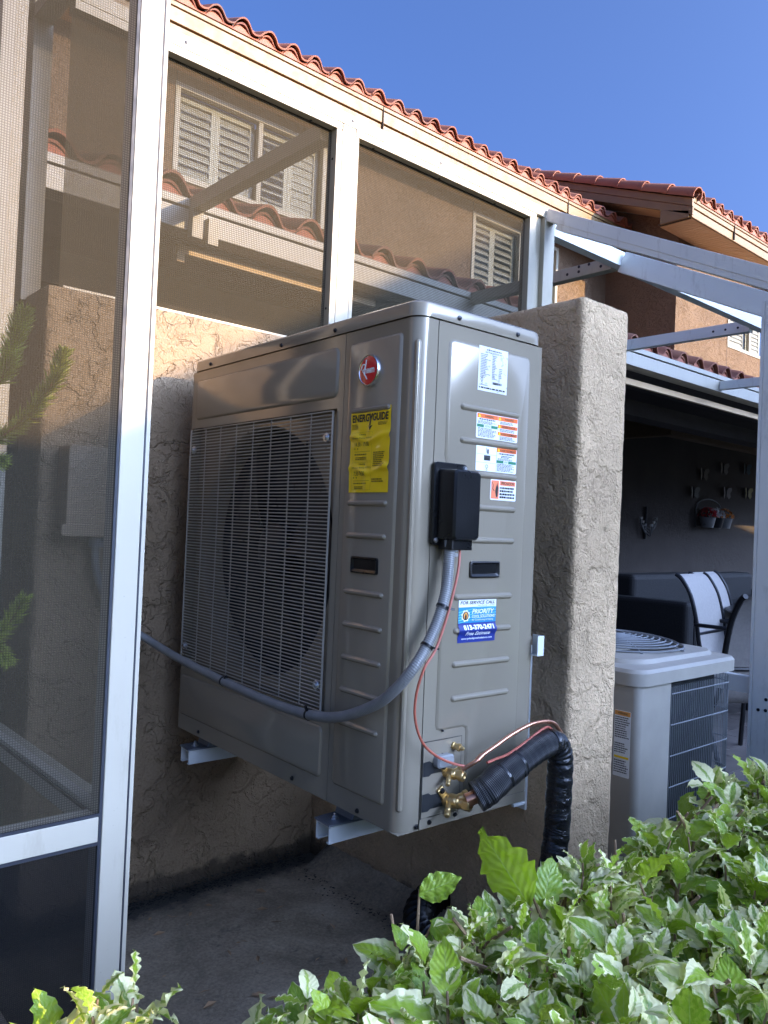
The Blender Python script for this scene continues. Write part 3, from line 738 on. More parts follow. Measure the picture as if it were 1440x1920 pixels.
# yellow energy guide, creased where it bridges two ribs
def wave(u, v):
    w = 0.0
    for vc, a in ((0.767, 0.0065), (0.702, 0.0060)):
        w += a*math.exp(-((v-vc-0.006*sin(u*60))/0.006)**2)*(0.65+0.35*sin(u*95+vc*40))
    w += 0.0012*mnoise.noise(Vector((u*40, v*40, 2)))
    w += 0.003*math.exp(-((u+0.128)/0.004)**2-((v-0.787)/0.014)**2) + 0.002*math.exp(-((u+0.135)/0.006)**2-((v-0.680)/0.022)**2)
    return w
gm = lambda u, v, w=0.0: fmr(u, v, 0.0062+w+wave(u, v))
eg = patch(gm, -0.1932, -0.0645, 0.6562, 0.8303, 0.0, MT['yellow'], HP, 'energy_sticker', nu=24, nv=70)
eg['label'] = 'creased yellow energy sticker with black print'
def glet(s, u, v, w_, h, m='ink', b=0.01): return lettering(s, gm, -0.1932+u, 0.6562+v, w_, h, MT[m], eg, 0.0009, b)
glet('ENERG', 0.0055, 0.1455, 0.0555, 0.0160, b=0.035); glet('GUIDE', 0.0715, 0.1455, 0.0505, 0.0160, b=0.035)
mb = MB()
for pts in ([(0.060,0.1615),(0.0645,0.1615),(0.0665,0.1535),(0.0643,0.1500)], [(0.0688,0.1615),(0.0730,0.1615),(0.0680,0.1480),(0.0650,0.1500)], [(0.0645,0.1520),(0.0680,0.1520),(0.0680,0.1360),(0.0645,0.1360)], [(0.0592,0.1375),(0.0662,0.1265),(0.0735,0.1375),(0.0662,0.1345)]):
    mb.add([gm(-0.1932+a, 0.6562+b, 0.0009) for a,b in pts], [(0,1,2,3)])
mb.build('arrow', MT['ink'], eg, fix=False)
glet('Cooling', 0.033, 0.1170, 0.019, 0.0042, 'ink'); glet('Efficiency Rating (SEER2)', 0.012, 0.1095, 0.060, 0.0042, 'inkolive')
glet('14.30 - 19.00', 0.0170, 0.0950, 0.0480, 0.0085, b=0.0)
glet('Heating', 0.033, 0.0560, 0.020, 0.0042, 'ink'); glet('Efficiency Rating (HSPF2)', 0.012, 0.0485, 0.060, 0.0042, 'inkolive')
glet('7.50 - 8.50', 0.0170, 0.0345, 0.0400, 0.0085, b=0.0)
mb = MB()
def gq(u0, u1, v0, v1):
    k = max(1, int((v1-v0)/0.004)); q = max(1, int((u1-u0)/0.008))
    for i in range(k):
        for j in range(q):
            a0, a1 = u0+(u1-u0)*j/q, u0+(u1-u0)*(j+1)/q; b0, b1 = v0+(v1-v0)*i/k, v0+(v1-v0)*(i+1)/k
            mb.add([gm(-0.1932+a, 0.6562+b, 0.0008) for a,b in ((a0,b0),(a1,b0),(a1,b1),(a0,b1))], [(0,1,2,3)])
for v0, v1 in ((0.0655,0.1240),(0.0050,0.0620)):
    gq(0.010,0.0103,v0,v1); gq(0.0725,0.0728,v0,v1); gq(0.010,0.0728,v1,v1+0.0003); gq(0.010,0.0728,v0,v0+0.0003)
gq(0.016,0.068,0.0838,0.0845); gq(0.016,0.068,0.0235,0.0242)
mb.build('ruled_box', MT['inkolive'], eg, fix=False)
mb = MB()
for c in (0.0170, 0.0265):
    for vv in (0.0895, 0.0295):
        mb.add([gm(-0.1932+c+a, 0.6562+vv+b, 0.0009) for a,b in ((-0.0018,0.002),(0.0018,0.002),(0,-0.0016))], [(0,1,2)])
mb.build('marker', MT['ink'], eg, fix=False)
ep = lambda u, v, w=0.0: gm(-0.1932+u, 0.6562+v, w)
microprint(ep, 0.005, 0.030, 0.131, 0.142, 4, MT['inkolive'], eg, 0.0008, 2); microprint(ep, 0.090, 0.122, 0.136, 0.143, 3, MT['inkolive'], eg, 0.0008, 3)
microprint(ep, 0.020, 0.060, 0.0670, 0.0735, 2, MT['inkolive'], eg, 0.0008, 4); microprint(ep, 0.016, 0.066, 0.0762, 0.0805, 1, MT['inkolive'], eg, 0.0008, 5)
microprint(ep, 0.020, 0.058, 0.0062, 0.0130, 2, MT['inkolive'], eg, 0.0008, 6); microprint(ep, 0.016, 0.066, 0.0165, 0.0205, 1, MT['inkolive'], eg, 0.0008, 7)
microprint(ep, 0.078, 0.117, 0.0520, 0.0830, 8, MT['inkolive'], eg, 0.0008, 8); microprint(ep, 0.076, 0.113, 0.0200, 0.0290, 2, MT['inkolive'], eg, 0.0008, 9)
microprint(ep, 0.005, 0.122, 0.1655, 0.1715, 2, MT['inkolive'], eg, 0.0008, 19, 0.5, 0.1)

# side labels
lm = lambda u, v, w=0.0: sm(u, v, 0.0045+w)
nb = patch(lm, 0.165, 0.253, 0.8768, 0.9690, 0.0, MT['silverlab'], HP, 'rating_plate'); nb['label'] = 'silvery rating plate with small print'
def slet(st, par, u, v, w_, h, m='ink', b=0.01, sh=0.0, k=0.0006): return lettering(st, lm, u, v, w_, h, MT[m], par, k, b, sh)
slet('HEAT PUMP OUTDOOR UNIT', nb, 0.183, 0.9560, 0.052, 0.0030)
microprint(lm, 0.187, 0.233, 0.9612, 0.9645, 1, MT['inkgrey'], nb, 0.0006, 11, 0.8, 0.05)
microprint(lm, 0.170, 0.200, 0.903, 0.954, 15, MT['inkgrey'], nb, 0.0006, 12, 0.5, 0.6); microprint(lm, 0.205, 0.222, 0.903, 0.954, 15, MT['inkgrey'], nb, 0.0006, 13, 0.5, 0.6); microprint(lm, 0.226, 0.237, 0.908, 0.930, 6, MT['inkgrey'], nb, 0.0006, 14, 0.5, 0.4)
microprint(lm, 0.168, 0.248, 0.8815, 0.8855, 1, MT['ink'], nb, 0.0006, 15, 0.75, 0.02); microprint(lm, 0.169, 0.196, 0.8875, 0.8905, 1, MT['inkgrey'], nb, 0.0006, 16)
mb = MB(); rg = random.Random(5); u = 0.209
while u < 0.236:
    l = rg.choice((0.0005,0.0009,0.0014)); mb.add([lm(u,0.8935,0.0006),lm(u+l,0.8935,0.0006),lm(u+l,0.8985,0.0006),lm(u,0.8985,0.0006)], [(0,1,2,3)]); u += l+0.0007
mb.build('bar_code', MT['ink'], nb, fix=False)
mb = MB()
for (cu, cv, r) in ((0.1755,0.9000,0.0036),(0.1755,0.8930,0.0028)):
    mb.loft([[lm(cu+r*cos(a*pi/8),cv+r*sin(a*pi/8),0.0006) for a in range(16)],[lm(cu+r*0.7*cos(a*pi/8),cv+r*0.7*sin(a*pi/8),0.0006) for a in range(16)]], cap=False)
mb.build('approval_mark', MT['ink'], nb, fix=False)

def sq(par, u0, u1, v0, v1, m, name, k=0.0004): return patch(lm, u0, u1, v0, v1, k, MT[m], par, name, thick=0.0003)
w1_ = patch(lm, 0.1655, 0.2925, 0.779, 0.831, 0.0, MT['white'], HP, 'warning_label', r=0.003); w1_['label'] = 'white warning label with four orange bars and one green bar'
um = 0.2295
sq(w1_, 0.167, um-0.0005, 0.8205, 0.8295, 'orange', 'orange_bar'); sq(w1_, um+0.0005, 0.291, 0.8205, 0.8295, 'orange', 'orange_bar')
sq(w1_, um+0.0005, 0.291, 0.8050, 0.8125, 'orange', 'orange_bar'); sq(w1_, um+0.0005, 0.291, 0.7895, 0.7970, 'orange', 'orange_bar')
sq(w1_, 0.167, um-0.0005, 0.8015, 0.8075, 'green', 'green_bar')
slet('WARNING', w1_, 0.189, 0.8228, 0.027, 0.0046); slet('WARNING', w1_, 0.250, 0.8228, 0.028, 0.0046)
slet('ADVERTENCIA', w1_, 0.242, 0.8066, 0.042, 0.0045); slet('AVERTISSEMENT', w1_, 0.239, 0.7910, 0.050, 0.0046)
sq(w1_, 0.187, 0.209, 0.8018, 0.8072, 'white', 'white_bar', 0.0006); lettering('NOTICE', lm, 0.190, 0.8027, 0.0165, 0.0036, MT['green'], w1_, 0.0008, 0.02)
microprint(lm, 0.173, 0.222, 0.8165, 0.8195, 1, MT['ink'], w1_, 0.0005, 21, 0.8, 0.05); microprint(lm, 0.169, 0.228, 0.8085, 0.8155, 3, MT['inkgrey'], w1_, 0.0005, 22); microprint(lm, 0.170, 0.227, 0.7815, 0.8005, 7, MT['inkgrey'], w1_, 0.0005, 23)
microprint(lm, 0.236, 0.287, 0.8137, 0.8195, 2, MT['inkgrey'], w1_, 0.0005, 24); microprint(lm, 0.236, 0.287, 0.7980, 0.8040, 2, MT['inkgrey'], w1_, 0.0005, 25); microprint(lm, 0.236, 0.287, 0.7805, 0.7885, 3, MT['inkgrey'], w1_, 0.0005, 26)
w2_ = patch(lm, 0.168, 0.2925, 0.7117, 0.7645, 0.0, MT['white'], HP, 'warning_label', r=0.003); w2_['label'] = 'white warning label with one orange and one green bar and pictograms'
sq(w2_, um+0.0005, 0.291, 0.7545, 0.7630, 'orange', 'orange_bar'); sq(w2_, um+0.0005, 0.291, 0.7315, 0.7375, 'green', 'green_bar')
slet('AVERTISSEMENT', w2_, 0.239, 0.7563, 0.050, 0.0048)
sq(w2_, 0.251, 0.266, 0.7318, 0.7372, 'white', 'white_bar', 0.0006); lettering('AVIS', lm, 0.2535, 0.7327, 0.010, 0.0036, MT['green'], w2_, 0.0008, 0.02)
microprint(lm, 0.236, 0.285, 0.7495, 0.7530, 1, MT['ink'], w2_, 0.0005, 31, 0.8, 0.05); microprint(lm, 0.243, 0.278, 0.7425, 0.7482, 2, MT['ink'], w2_, 0.0005, 32); microprint(lm, 0.233, 0.289, 0.7380, 0.7420, 2, MT['inkgrey'], w2_, 0.0005, 33); microprint(lm, 0.232, 0.289, 0.7140, 0.7305, 6, MT['inkgrey'], w2_, 0.0005, 34)
sq(w2_, 0.1685, um-0.0005, 0.7462, 0.7466, 'inkgrey', 'rule_line'); sq(w2_, 0.1685, um-0.0005, 0.7290, 0.7294, 'inkgrey', 'rule_line'); sq(w2_, um-0.0002, um+0.0002, 0.7125, 0.7635, 'inkgrey', 'rule_line')
mb = MB()
mb.add([lm(a,b,0.0006) for a,b in ((0.191,0.734),(0.210,0.734),(0.210,0.7445),(0.191,0.7445))], [(0,1,2,3)])
mb.add([lm(a,b,0.0006) for a,b in ((0.2005,0.748),(0.2045,0.748),(0.2045,0.7575),(0.2005,0.7575))], [(0,1,2,3)]); mb.add([lm(a,b,0.0006) for a,b in ((0.196,0.7600),(0.1972,0.7605),(0.1995,0.7500),(0.1985,0.7495))], [(0,1,2,3)])
mb.build('pictogram', MT['ink'], w2_, fix=False)
mb = MB()
for cv, r in ((0.7215,0.004),(0.7150,0.0022)): mb.loft([[lm(0.2+r*cos(a*pi/8),cv+r*sin(a*pi/8),0.0006) for a in range(16)],[lm(0.2+r*0.7*cos(a*pi/8),cv+r*0.7*sin(a*pi/8),0.0006) for a in range(16)]], cap=False)
mb.add([lm(a,b,0.0008) for a,b in ((0.193,0.741),(0.208,0.741),(0.208,0.7415),(0.193,0.7415))], [(0,1,2,3)])
mb.build('pictogram', MT['inkgrey'], w2_, fix=False)
tri = MB()
for (cu, cv) in ((0.1735,0.8250),(0.2350,0.8250),(0.2350,0.8088),(0.2350,0.7932),(0.2350,0.7588)):
    tri.add([lm(cu+a,cv+b,0.0007) for a,b in ((-0.0042,-0.003),(0.0042,-0.003),(0,0.0038))], [(0,1,2)])
tri.build('hazard_triangle', MT['yellow'], w1_, fix=False)
w3_ = patch(lm, 0.2148, 0.2945, 0.6534, 0.6970, 0.0, MT['white'], HP, 'caution_label', r=0.003); w3_['label'] = 'small white and salmon caution label'
sq(w3_, 0.2170, 0.2405, 0.6560, 0.6945, 'salmon', 'salmon_field'); sq(w3_, 0.2435, 0.2915, 0.6850, 0.6945, 'salmon', 'orange_bar')
slet('PRECAUCION', w3_, 0.2475, 0.6870, 0.0390, 0.0058, b=0.02); microprint(lm, 0.243, 0.2905, 0.6570, 0.6830, 4, MT['ink'], w3_, 0.0005, 41, 0.62, 0.15)
mb = MB(); mb.loft([[lm(a,b,0.0006) for a,b in ((0.2315,0.661),(0.2345,0.659),(0.2370,0.662),(0.2385,0.680),(0.2365,0.685),(0.2350,0.690),(0.2335,0.685),(0.2310,0.681),(0.2290,0.672))]], cap=True)
for a, b in (((0.2190,0.6905),(0.2228,0.6840)),((0.2228,0.6840),(0.2212,0.6770)),((0.2212,0.6770),(0.2260,0.6725))):
    d = Vector((b[0]-a[0], b[1]-a[1])).normalized(); q = Vector((-d.y, d.x))*0.0008
    mb.add([lm(a[0]+q.x,a[1]+q.y,0.0006),lm(a[0]-q.x,a[1]-q.y,0.0006),lm(b[0]-q.x,b[1]-q.y,0.0006),lm(b[0]+q.x,b[1]+q.y,0.0006)], [(0,1,2,3)])
mb.build('pictogram', MT['ink'], w3_, fix=False)
# service sticker bridging a rib
def pw_(v): return 0.0058*math.exp(-((v-0.384)/0.0075)**2)
pm = lambda u, v, w=0.0: lm(u, v, w+0.0004+pw_(v))
ps = patch(pm, 0.1350, 0.2457, 0.3590, 0.4455, 0.0, MT['navy'], HP, 'service_sticker', nu=2, nv=36); ps['label'] = 'blue and white service call sticker'
def pq(u0,u1,v0,v1,m,name,k=0.0003): return patch(pm, u0,u1,v0,v1,k,MT[m],ps,name,nu=2,nv=12)
pq(0.1350,0.2457,0.4310,0.4455,'white','white_band'); pq(0.1350,0.2457,0.3990,0.4310,'cyan','blue_band')
mb = MB()
for i in range(5):
    v = 0.402+i*0.0055; mb.add([pm(a,b,0.0005) for a,b in ((0.1352,v-0.002),(0.19,v+0.006),(0.2455,min(v+0.012,0.4308)),(0.2455,min(v+0.0105,0.4302)),(0.19,v+0.005),(0.1352,v-0.0045 if v > 0.404 else v-0.003))], [(0,1,4,5),(1,2,3,4)])
mb.build('swirl', MT['sky_band'], ps, fix=False)
def pl(st,u,v,w_,h,m='white',b=0.02,sh=0.0,k=0.0009): return lettering(st, pm, u, v, w_, h, MT[m], ps, k, b, sh)
pl('FOR SERVICE CALL', 0.1390, 0.4368, 0.1020, 0.0068, 'ink', 0.02, 0.2); pl('Our Priority ... Is You!', 0.190, 0.4322, 0.051, 0.0031, 'ink', 0.0, 0.2)
pl('PRIORITY', 0.1735, 0.4170, 0.0660, 0.0095, b=0.03, sh=0.2); pl('COOL SOLUTIONS', 0.1735, 0.4085, 0.0680, 0.0062, 'white', 0.02); pl('Air Conditioning & Heating', 0.1735, 0.4018, 0.0640, 0.0046, 'white', 0.01)
pl('813-370-2471', 0.1480, 0.3850, 0.0890, 0.0098, b=0.04); pl('Free Estimate', 0.1550, 0.3735, 0.0720, 0.0078, b=0.02, sh=0.2); pl('www.prioritycoolsolutions.com', 0.1450, 0.3640, 0.0900, 0.0052, b=0.01)
mb = MB(); cu, cv = 0.1555, 0.4135; ring = []
for k in range(48):
    a = 2*pi*k/48; r = 0.0125 if (k//3) % 2 else 0.0108; ring.append(pm(cu+r*cos(a), cv+r*sin(a), 0.0006))
mb.loft([ring], cap=True); mb.build('gear_emblem', MT['white'], ps, fix=False)
mb = MB(); mb.loft([[pm(cu+0.0088*cos(a*pi/12), cv+0.0088*sin(a*pi/12), 0.0008) for a in range(24)]], cap=True); mb.build('emblem_field', MT['ink'], ps, fix=False)
mb = MB(); mb.loft([[pm(cu+a, cv+b, 0.0010) for a,b in ((-0.004,-0.006),(0.004,-0.006),(0.0062,-0.001),(0.0045,0.004),(0.002,0.007),(0.0,0.0078),(-0.003,0.0062),(-0.0055,0.002),(-0.006,-0.002))]], cap=True); mb.build('flame', MT['amber'], ps, fix=False)
mb = MB(); mb.loft([[pm(cu+a, cv+b, 0.0012) for a,b in ((-0.002,-0.006),(0.002,-0.006),(0.0028,-0.001),(0.001,0.003),(0.0,0.0045),(-0.0015,0.002),(-0.0028,-0.001))]], cap=True); mb.build('flame', MT['ink'], ps, fix=False)

# black electrical junction cover on the side
jb = MB(); bs = lambda u, v, w=0.0: sm(u, v, 0.004+w)
jb.loft([[bs(u,v,0.0) for u,v in rrect(0.0475,0.1375,0.556,0.7195,0.008,4)], [bs(u,v,0.007) for u,v in rrect(0.0475,0.1375,0.556,0.7195,0.008,4)], [bs(u,v,0.009) for u,v in rrect(0.0495,0.1355,0.558,0.7175,0.007,4)]])
jbo = jb.build('junction_cover', MT['black'], HP, smooth=True, angle=30)
mb = MB()
l0 = rrect(0.057,0.1305,0.566,0.706,0.006,4); l1 = rrect(0.060,0.1300,0.568,0.704,0.008,4); l2 = rrect(0.064,0.128,0.571,0.700,0.007,4)
mb.loft([[bs(u,v,0.008) for u,v in l0],[bs(u,v,0.050) for u,v in l1],[bs(u,v,0.0545) for u,v in l2]])
mb.build('cover_hood', MT['black'], jbo, smooth=True, angle=30)
mb = MB(); mb.loft([[bs(u,0.5485,w) for u,w in rrect(0.066,0.124,0.004,0.044,0.004,3)],[bs(u,0.5695,w) for u,w in rrect(0.066,0.124,0.004,0.044,0.004,3)]], cap0=True); mb.build('cable_neck', MT['black'], jbo, bevel=0.0015)
for u, v in ((0.1275,0.7105),(0.0555,0.566)):
    mb = MB(); mb.lathe([(0.005,0),(0.005,0.002),(0.0035,0.0045),(0.0,0.0047)], bs(u,v,0.009), (0,-1,0), 12, True, False); mb.build('screw', MT['zinc'], jbo, smooth=True)
mb = MB(); mb.loft([[sm(u,v,0.0045) for u,v in capsule(0.102,0.127,0.537,0.0045)],[sm(u,v,0.0075) for u,v in capsule(0.103,0.126,0.537,0.0035)]]); mb.build('clear_clip', MT['clear'], HP, smooth=True)

# valve plate and service valves
pm2 = lambda u, v, w=0.0: sm(u, v, 0.0022+w)
mb = MB(); mb.loft([[sm(u,v,0.0019) for u,v in ((0.0555,0.0215),(0.159,0.0215),(0.159,0.1697),(0.0555,0.1697))],[sm(u,v,0.0034) for u,v in ((0.0555,0.0215),(0.159,0.0215),(0.159,0.1697),(0.0555,0.1697))]])
vp = mb.build('valve_plate', MT['cab'], HP, bevel=0.0006)
mb = MB()
for a0, a1, b0, b1 in ((0.0542,0.0555,0.0205,0.171),(0.159,0.1600,0.0205,0.171),(0.0555,0.159,0.1697,0.1708)): mb.loft([[sm(u,v,0.0042) for u,v in ((a0,b0),(a1,b0),(a1,b1),(a0,b1))]], cap=True)
mb.build('plate_gap', MT['cab_dark'], vp, fix=False)
for v0, v1 in ((0.103,0.131),(0.0345,0.0685)):        # dark slots behind each valve
    mb = MB(); lp = [(0.0565,v0),(0.0565,v1),(0.072,v1+0.001),(0.079,v1-0.0035),(0.112,v1-0.0035),(0.112,v0+0.003),(0.079,v0+0.003),(0.072,v0-0.001)]
    mb.loft([[sm(u,v,0.0046) for u,v in lp]], cap=True); mb.build('valve_slot', MT['cab_dark'], vp, fix=False)
    mb = MB(); mb.loft([[sm(u,v,0.0050) for u,v in ((0.080,v0+0.003),(0.112,v0+0.003),(0.112,v0+0.011),(0.090,v0+0.009))]], cap=True); mb.build('slot_lip', MT['fan'], vp, fix=False)
def valve(name, u, v, k, big):
    c = sm(u, v, 0.0)
    mb = MB(); Y = Vector((0,-1,0)); X = Vector((1,0,0)); Z = Vector((0,0,1))
    # body points out of the plate and to the right, hex cap facing the viewer, side stem and mounting ear
    ax = (Y*0.92+X*0.30).normalized()
    mb.lathe([(0.012*k,0.0),(0.012*k,0.012*k),(0.0135*k,0.014*k),(0.0135*k,0.034*k),(0.011*k,0.036*k),(0.011*k,0.046*k)], c, ax, 18)
    b = mb.build(name, MT['brass'], HP, smooth=True, angle=30)
    mb = MB(); mb.lathe([(0.0135*k,0.044*k),(0.0140*k,0.046*k),(0.0140*k,0.056*k),(0.0118*k,0.0595*k),(0.006*k,0.0597*k),(0.006*k,0.057*k),(0.0,0.057*k)], c, ax, 6 if big else 16, True, False); mb.build('valve_cap', MT['brass'], b, bevel=0.0008, smooth=True, angle=25)
    mb = MB(); d = (Y*0.55-X*0.62-Z*0.42).normalized(); mb.lathe([(0.0065*k,0.006),(0.0065*k,0.026*k),(0.0052*k,0.028*k),(0.0062*k,0.029*k),(0.0062*k,0.038*k),(0.0045*k,0.040*k)], c+Y*0.014, d, 14); mb.build('service_stem', MT['brass'], b, smooth=True, angle=30)
    mb = MB(); d2 = (-X*0.55+Z*0.72).normalized(); mb.beam(c+Y*0.006+d2*0.004, c+Y*0.006+d2*0.032*k, 0.016*k, 0.007, Y); mb.build('mounting_ear', MT['brass'], b, bevel=0.002)
    mb = MB(); mb.lathe([(0.0058,0),(0.0058,0.003),(0.004,0.005),(0,0.005)], c+Y*0.0095+d2*0.026*k, Y, 10, True, False); mb.build('ear_bolt', MT['screw'], b, smooth=True)
    mb = MB(); d3 = (X*0.80+Y*0.35+Z*0.30).normalized(); mb.lathe([(0.0105*k,0.0),(0.0105*k,0.024*k),(0.0125*k,0.026*k),(0.0125*k,0.034*k)], c+Y*0.024*k, d3, 16); mb.build('outlet_stub', MT['brass'], b, smooth=True, angle=30)
    return b
valve('liquid_valve', 0.1180, 0.1020, 0.76, False); valve('gas_valve', 0.1200, 0.0490, 1.02, True)
mb = MB(); c = sm(0.137,0.1535,0.003); d = Vector((0.28,-0.93,-0.12)).normalized()
mb.lathe([(0.0075,0),(0.0075,0.003),(0.0062,0.004),(0.0062,0.010),(0.0078,0.011),(0.0078,0.017),(0.005,0.018),(0.0035,0.025),(0.002,0.026)], c, d, 14); mb.build('service_port', MT['brass'], HP, smooth=True, angle=30)
mb = MB(); lp = rrect(0.083,0.128,0.117,0.142,0.008,4); mb.loft([[sm(u,v,0.0035) for u,v in lp],[sm(u,v,0.016) for u,v in lp],[sm(u,v,0.019) for u,v in rrect(0.086,0.125,0.120,0.139,0.007,4)]]); mb.build('clear_clip', MT['clear'], HP, smooth=True, angle=30)
# feet, bits of base and back flange
for y0 in (0.857, 0.211):
    mb = MB(); mb.loft([[Vector((-0.028,y0-0.032+0.002,-0.036)), Vector((-0.024,y0+0.030,-0.036)), Vector((0.06,y0+0.036,-0.036)), Vector((0.06,y0-0.036,-0.036))],
                        [Vector((-0.028,y0-0.032+0.002,-0.032)), Vector((-0.024,y0+0.030,-0.032)), Vector((0.06,y0+0.036,-0.032)), Vector((0.06,y0-0.036,-0.032))]], cap0=True)
    mb.add([(0.030,y0-0.030,-0.032),(0.030,y0+0.030,-0.032),(0.044,y0+0.036,-0.004),(0.044,y0-0.036,-0.004),(0.060,y0-0.036,-0.004),(0.060,y0+0.036,-0.004),(0.060,y0+0.036,-0.032),(0.060,y0-0.036,-0.032)],
           [(0,1,2,3),(3,2,5,4),(4,5,6,7),(0,3,4,7),(1,6,5,2)])
    fo = mb.build('mounting_foot', MT['foot'], HP, bevel=0.0025)
    mb = MB(); mb.lathe([(0.011,0),(0.011,0.0015),(0.0065,0.0017),(0.0065,0.007),(0.004,0.0075),(0.004,0.013),(0.0,0.0132)], (0.006,y0-0.003,-0.032), (0,0,1), 6, True, False); mb.build('foot_bolt', MT['zinc'], fo, bevel=0.0006)
    mb = MB(); mb.box(0.30,0.40,y0-0.036,y0+0.036,-0.036,-0.001); mb.build('mounting_foot', MT['foot'], HP, bevel=0.002)
mb = MB(); mb.box(0.0,DEP,0.0,WID,-0.001,0.0); mb.box(0.02,0.35,0.02,0.93,-0.006,-0.0012); mb.build('base_pan', MT['cab'], HP)
mb = MB(); mb.box(0.330,0.368,-0.004,0.004,-0.008,-0.002); mb.build('base_clip', MT['galv'], HP, bevel=0.001)
mb = MB(); mb.box(DEP+0.0005,DEP+0.022,-0.020,-0.018,0.318,0.362); mb.box(DEP+0.020,DEP+0.022,-0.018,0.012,0.318,0.362); mb.box(DEP+0.0005,DEP+0.020,-0.018,0.012,0.318,0.320); mb.build('back_bracket', MT['galv'], HP, bevel=0.001)
mb = MB(); mb.box(DEP+0.0005,DEP+0.003,0.0,0.03,0.14,0.36); mb.build('back_flange', MT['cab'], HP)

# wall brackets that carry it: two white channels running back to the wall
for y0, lab in ((0.858, 'white steel bracket arm under the far end of the heat pump'), (0.213, 'white steel bracket arm under the near end of the heat pump')):
    br = thing('wall_bracket', lab, 'bracket', (0,0,0), TH, 'bracket arms under the heat pump')
    mb = MB(); w_ = 0.024; X0, X1 = -0.021, 0.60-0.03*(y0 < 0.5)
    X1 = 0.592
    mb.box(X0, X1, y0-w_, y0+w_, -0.041, -0.037); mb.box(X0, X1, y0-w_, y0-w_+0.0035, -0.075, -0.0412); mb.box(X0, X1, y0+w_-0.0035, y0+w_, -0.075, -0.0412)
    mb.box(X0, X1, y0-w_+0.0036, y0-w_+0.010, -0.075, -0.072); mb.box(X0, X1, y0+w_-0.010, y0+w_-0.0036, -0.075, -0.072)
    mb.build('channel', MT['galv'], br, bevel=0.0006)
    mb = MB(); mb.box(X1-0.006, X1+0.03, y0-0.04, y0+0.04, -0.10, 0.45) if False else mb.box(X1+0.0005, X1+0.008, y0-0.03, y0+0.03, -0.12, 0.30); mb.build('wall_plate', MT['galv'], br, bevel=0.001)

# grey flexible conduit from the junction cover to the box on the wall
cw_ = thing('flexible_conduit', 'grey flexible conduit sagging across the front of the heat pump', 'conduit', (0,0,0), TH)
P = [(0.0800,-0.030,0.562),(0.0770,-0.031,0.535),(0.0670,-0.036,0.470),(0.0440,-0.040,0.412),(0.0120,-0.042,0.360),(-0.0150,-0.038,0.3225),(-0.0300,-0.004,0.2775),(-0.0340,0.046,0.2424),(-0.0380,0.1396,0.2025),(-0.0380,0.2419,0.1830),(-0.0400,0.3926,0.1785),(-0.0500,0.5942,0.1907),(-0.0650,0.8254,0.2142),(-0.0900,0.965,0.245),(-0.150,1.000,0.290),(-0.205,1.008,0.370),(-0.232,1.008,0.440),(-0.236,1.011,0.500)]
mb = MB(); mb.tube(catmull(P, 10), 0.0108, 14, True, True); mb.build('conduit_tube', MT['conduit'], cw_, smooth=True, fix=False)
mb = MB(); mb.lathe([(0.0165,0),(0.0165,0.016),(0.0135,0.018),(0.0135,0.026)], (0.0805,-0.030,0.571), (0.07,0,-1), 8, True, True); mb.build('conduit_fitting', MT['pvc'], cw_, smooth=True, angle=30)
def tie(c, d, r, tail):
    c = Vector(c); d = Vector(d).normalized(); mb = MB()
    mb.lathe([(r,-0.0022),(r+0.0014,-0.0022),(r+0.0014,0.0022),(r,0.0022)], c, d, 16, False, False)
    tail = Vector(tail).normalized(); p = c+tail*(r+0.001); mb.beam(p, p+tail*0.014, 0.005, 0.004, d); return mb
for c, d, r, tl in (((0.0545,-0.041,0.439),(0.46,0.05,0.9),0.0118,(0.9,-0.25,-0.2)), ((0.0165,-0.043,0.3665),(0.55,-0.05,0.8),0.0118,(0.9,-0.2,-0.25)), ((-0.0385,0.257,0.1815),(0,1,-0.05),0.0110,(-0.5,-0.2,0.8)), ((-0.0505,0.609,0.1920),(-0.07,0.98,0.1),0.0110,(-0.2,-0.75,0.6))):
    tie(c, d, r, tl).build('cable_tie', MT['black'], cw_, smooth=True, angle=30)
# thin red control wire
P = [(0.1020,-0.034,0.556),(0.0930,-0.042,0.5143),(0.0775,-0.045,0.4625),(0.0600,-0.047,0.4148),(0.0345,-0.048,0.3600),(0.0050,-0.050,0.3260),(-0.0030,-0.040,0.2767),(0.0030,-0.033,0.2293),(0.0255,-0.030,0.183),(0.0632,-0.030,0.1506),(0.1100,-0.034,0.1285),(0.1400,-0.045,0.1210)]
cwr = thing('control_wire', 'thin red control wire hanging from the black cover', 'wire', (0,0,0), TH)
mb = MB(); mb.tube(catmull(P, 8), 0.0026, 8); mb.build('wire_run', MT['redwire'], cwr, smooth=True)
P = [(0.150,-0.085,0.1375),(0.182,-0.083,0.1405),(0.2137,-0.082,0.1440),(0.2633,-0.080,0.1580),(0.3035,-0.080,0.1735),(0.3376,-0.078,0.1810),(0.3619,-0.072,0.1695),(0.366,-0.06,0.150)]
mb = MB(); mb.tube(catmull(P, 8), 0.0026, 8); mb.build('wire_run', MT['redwire'], cwr, smooth=True)
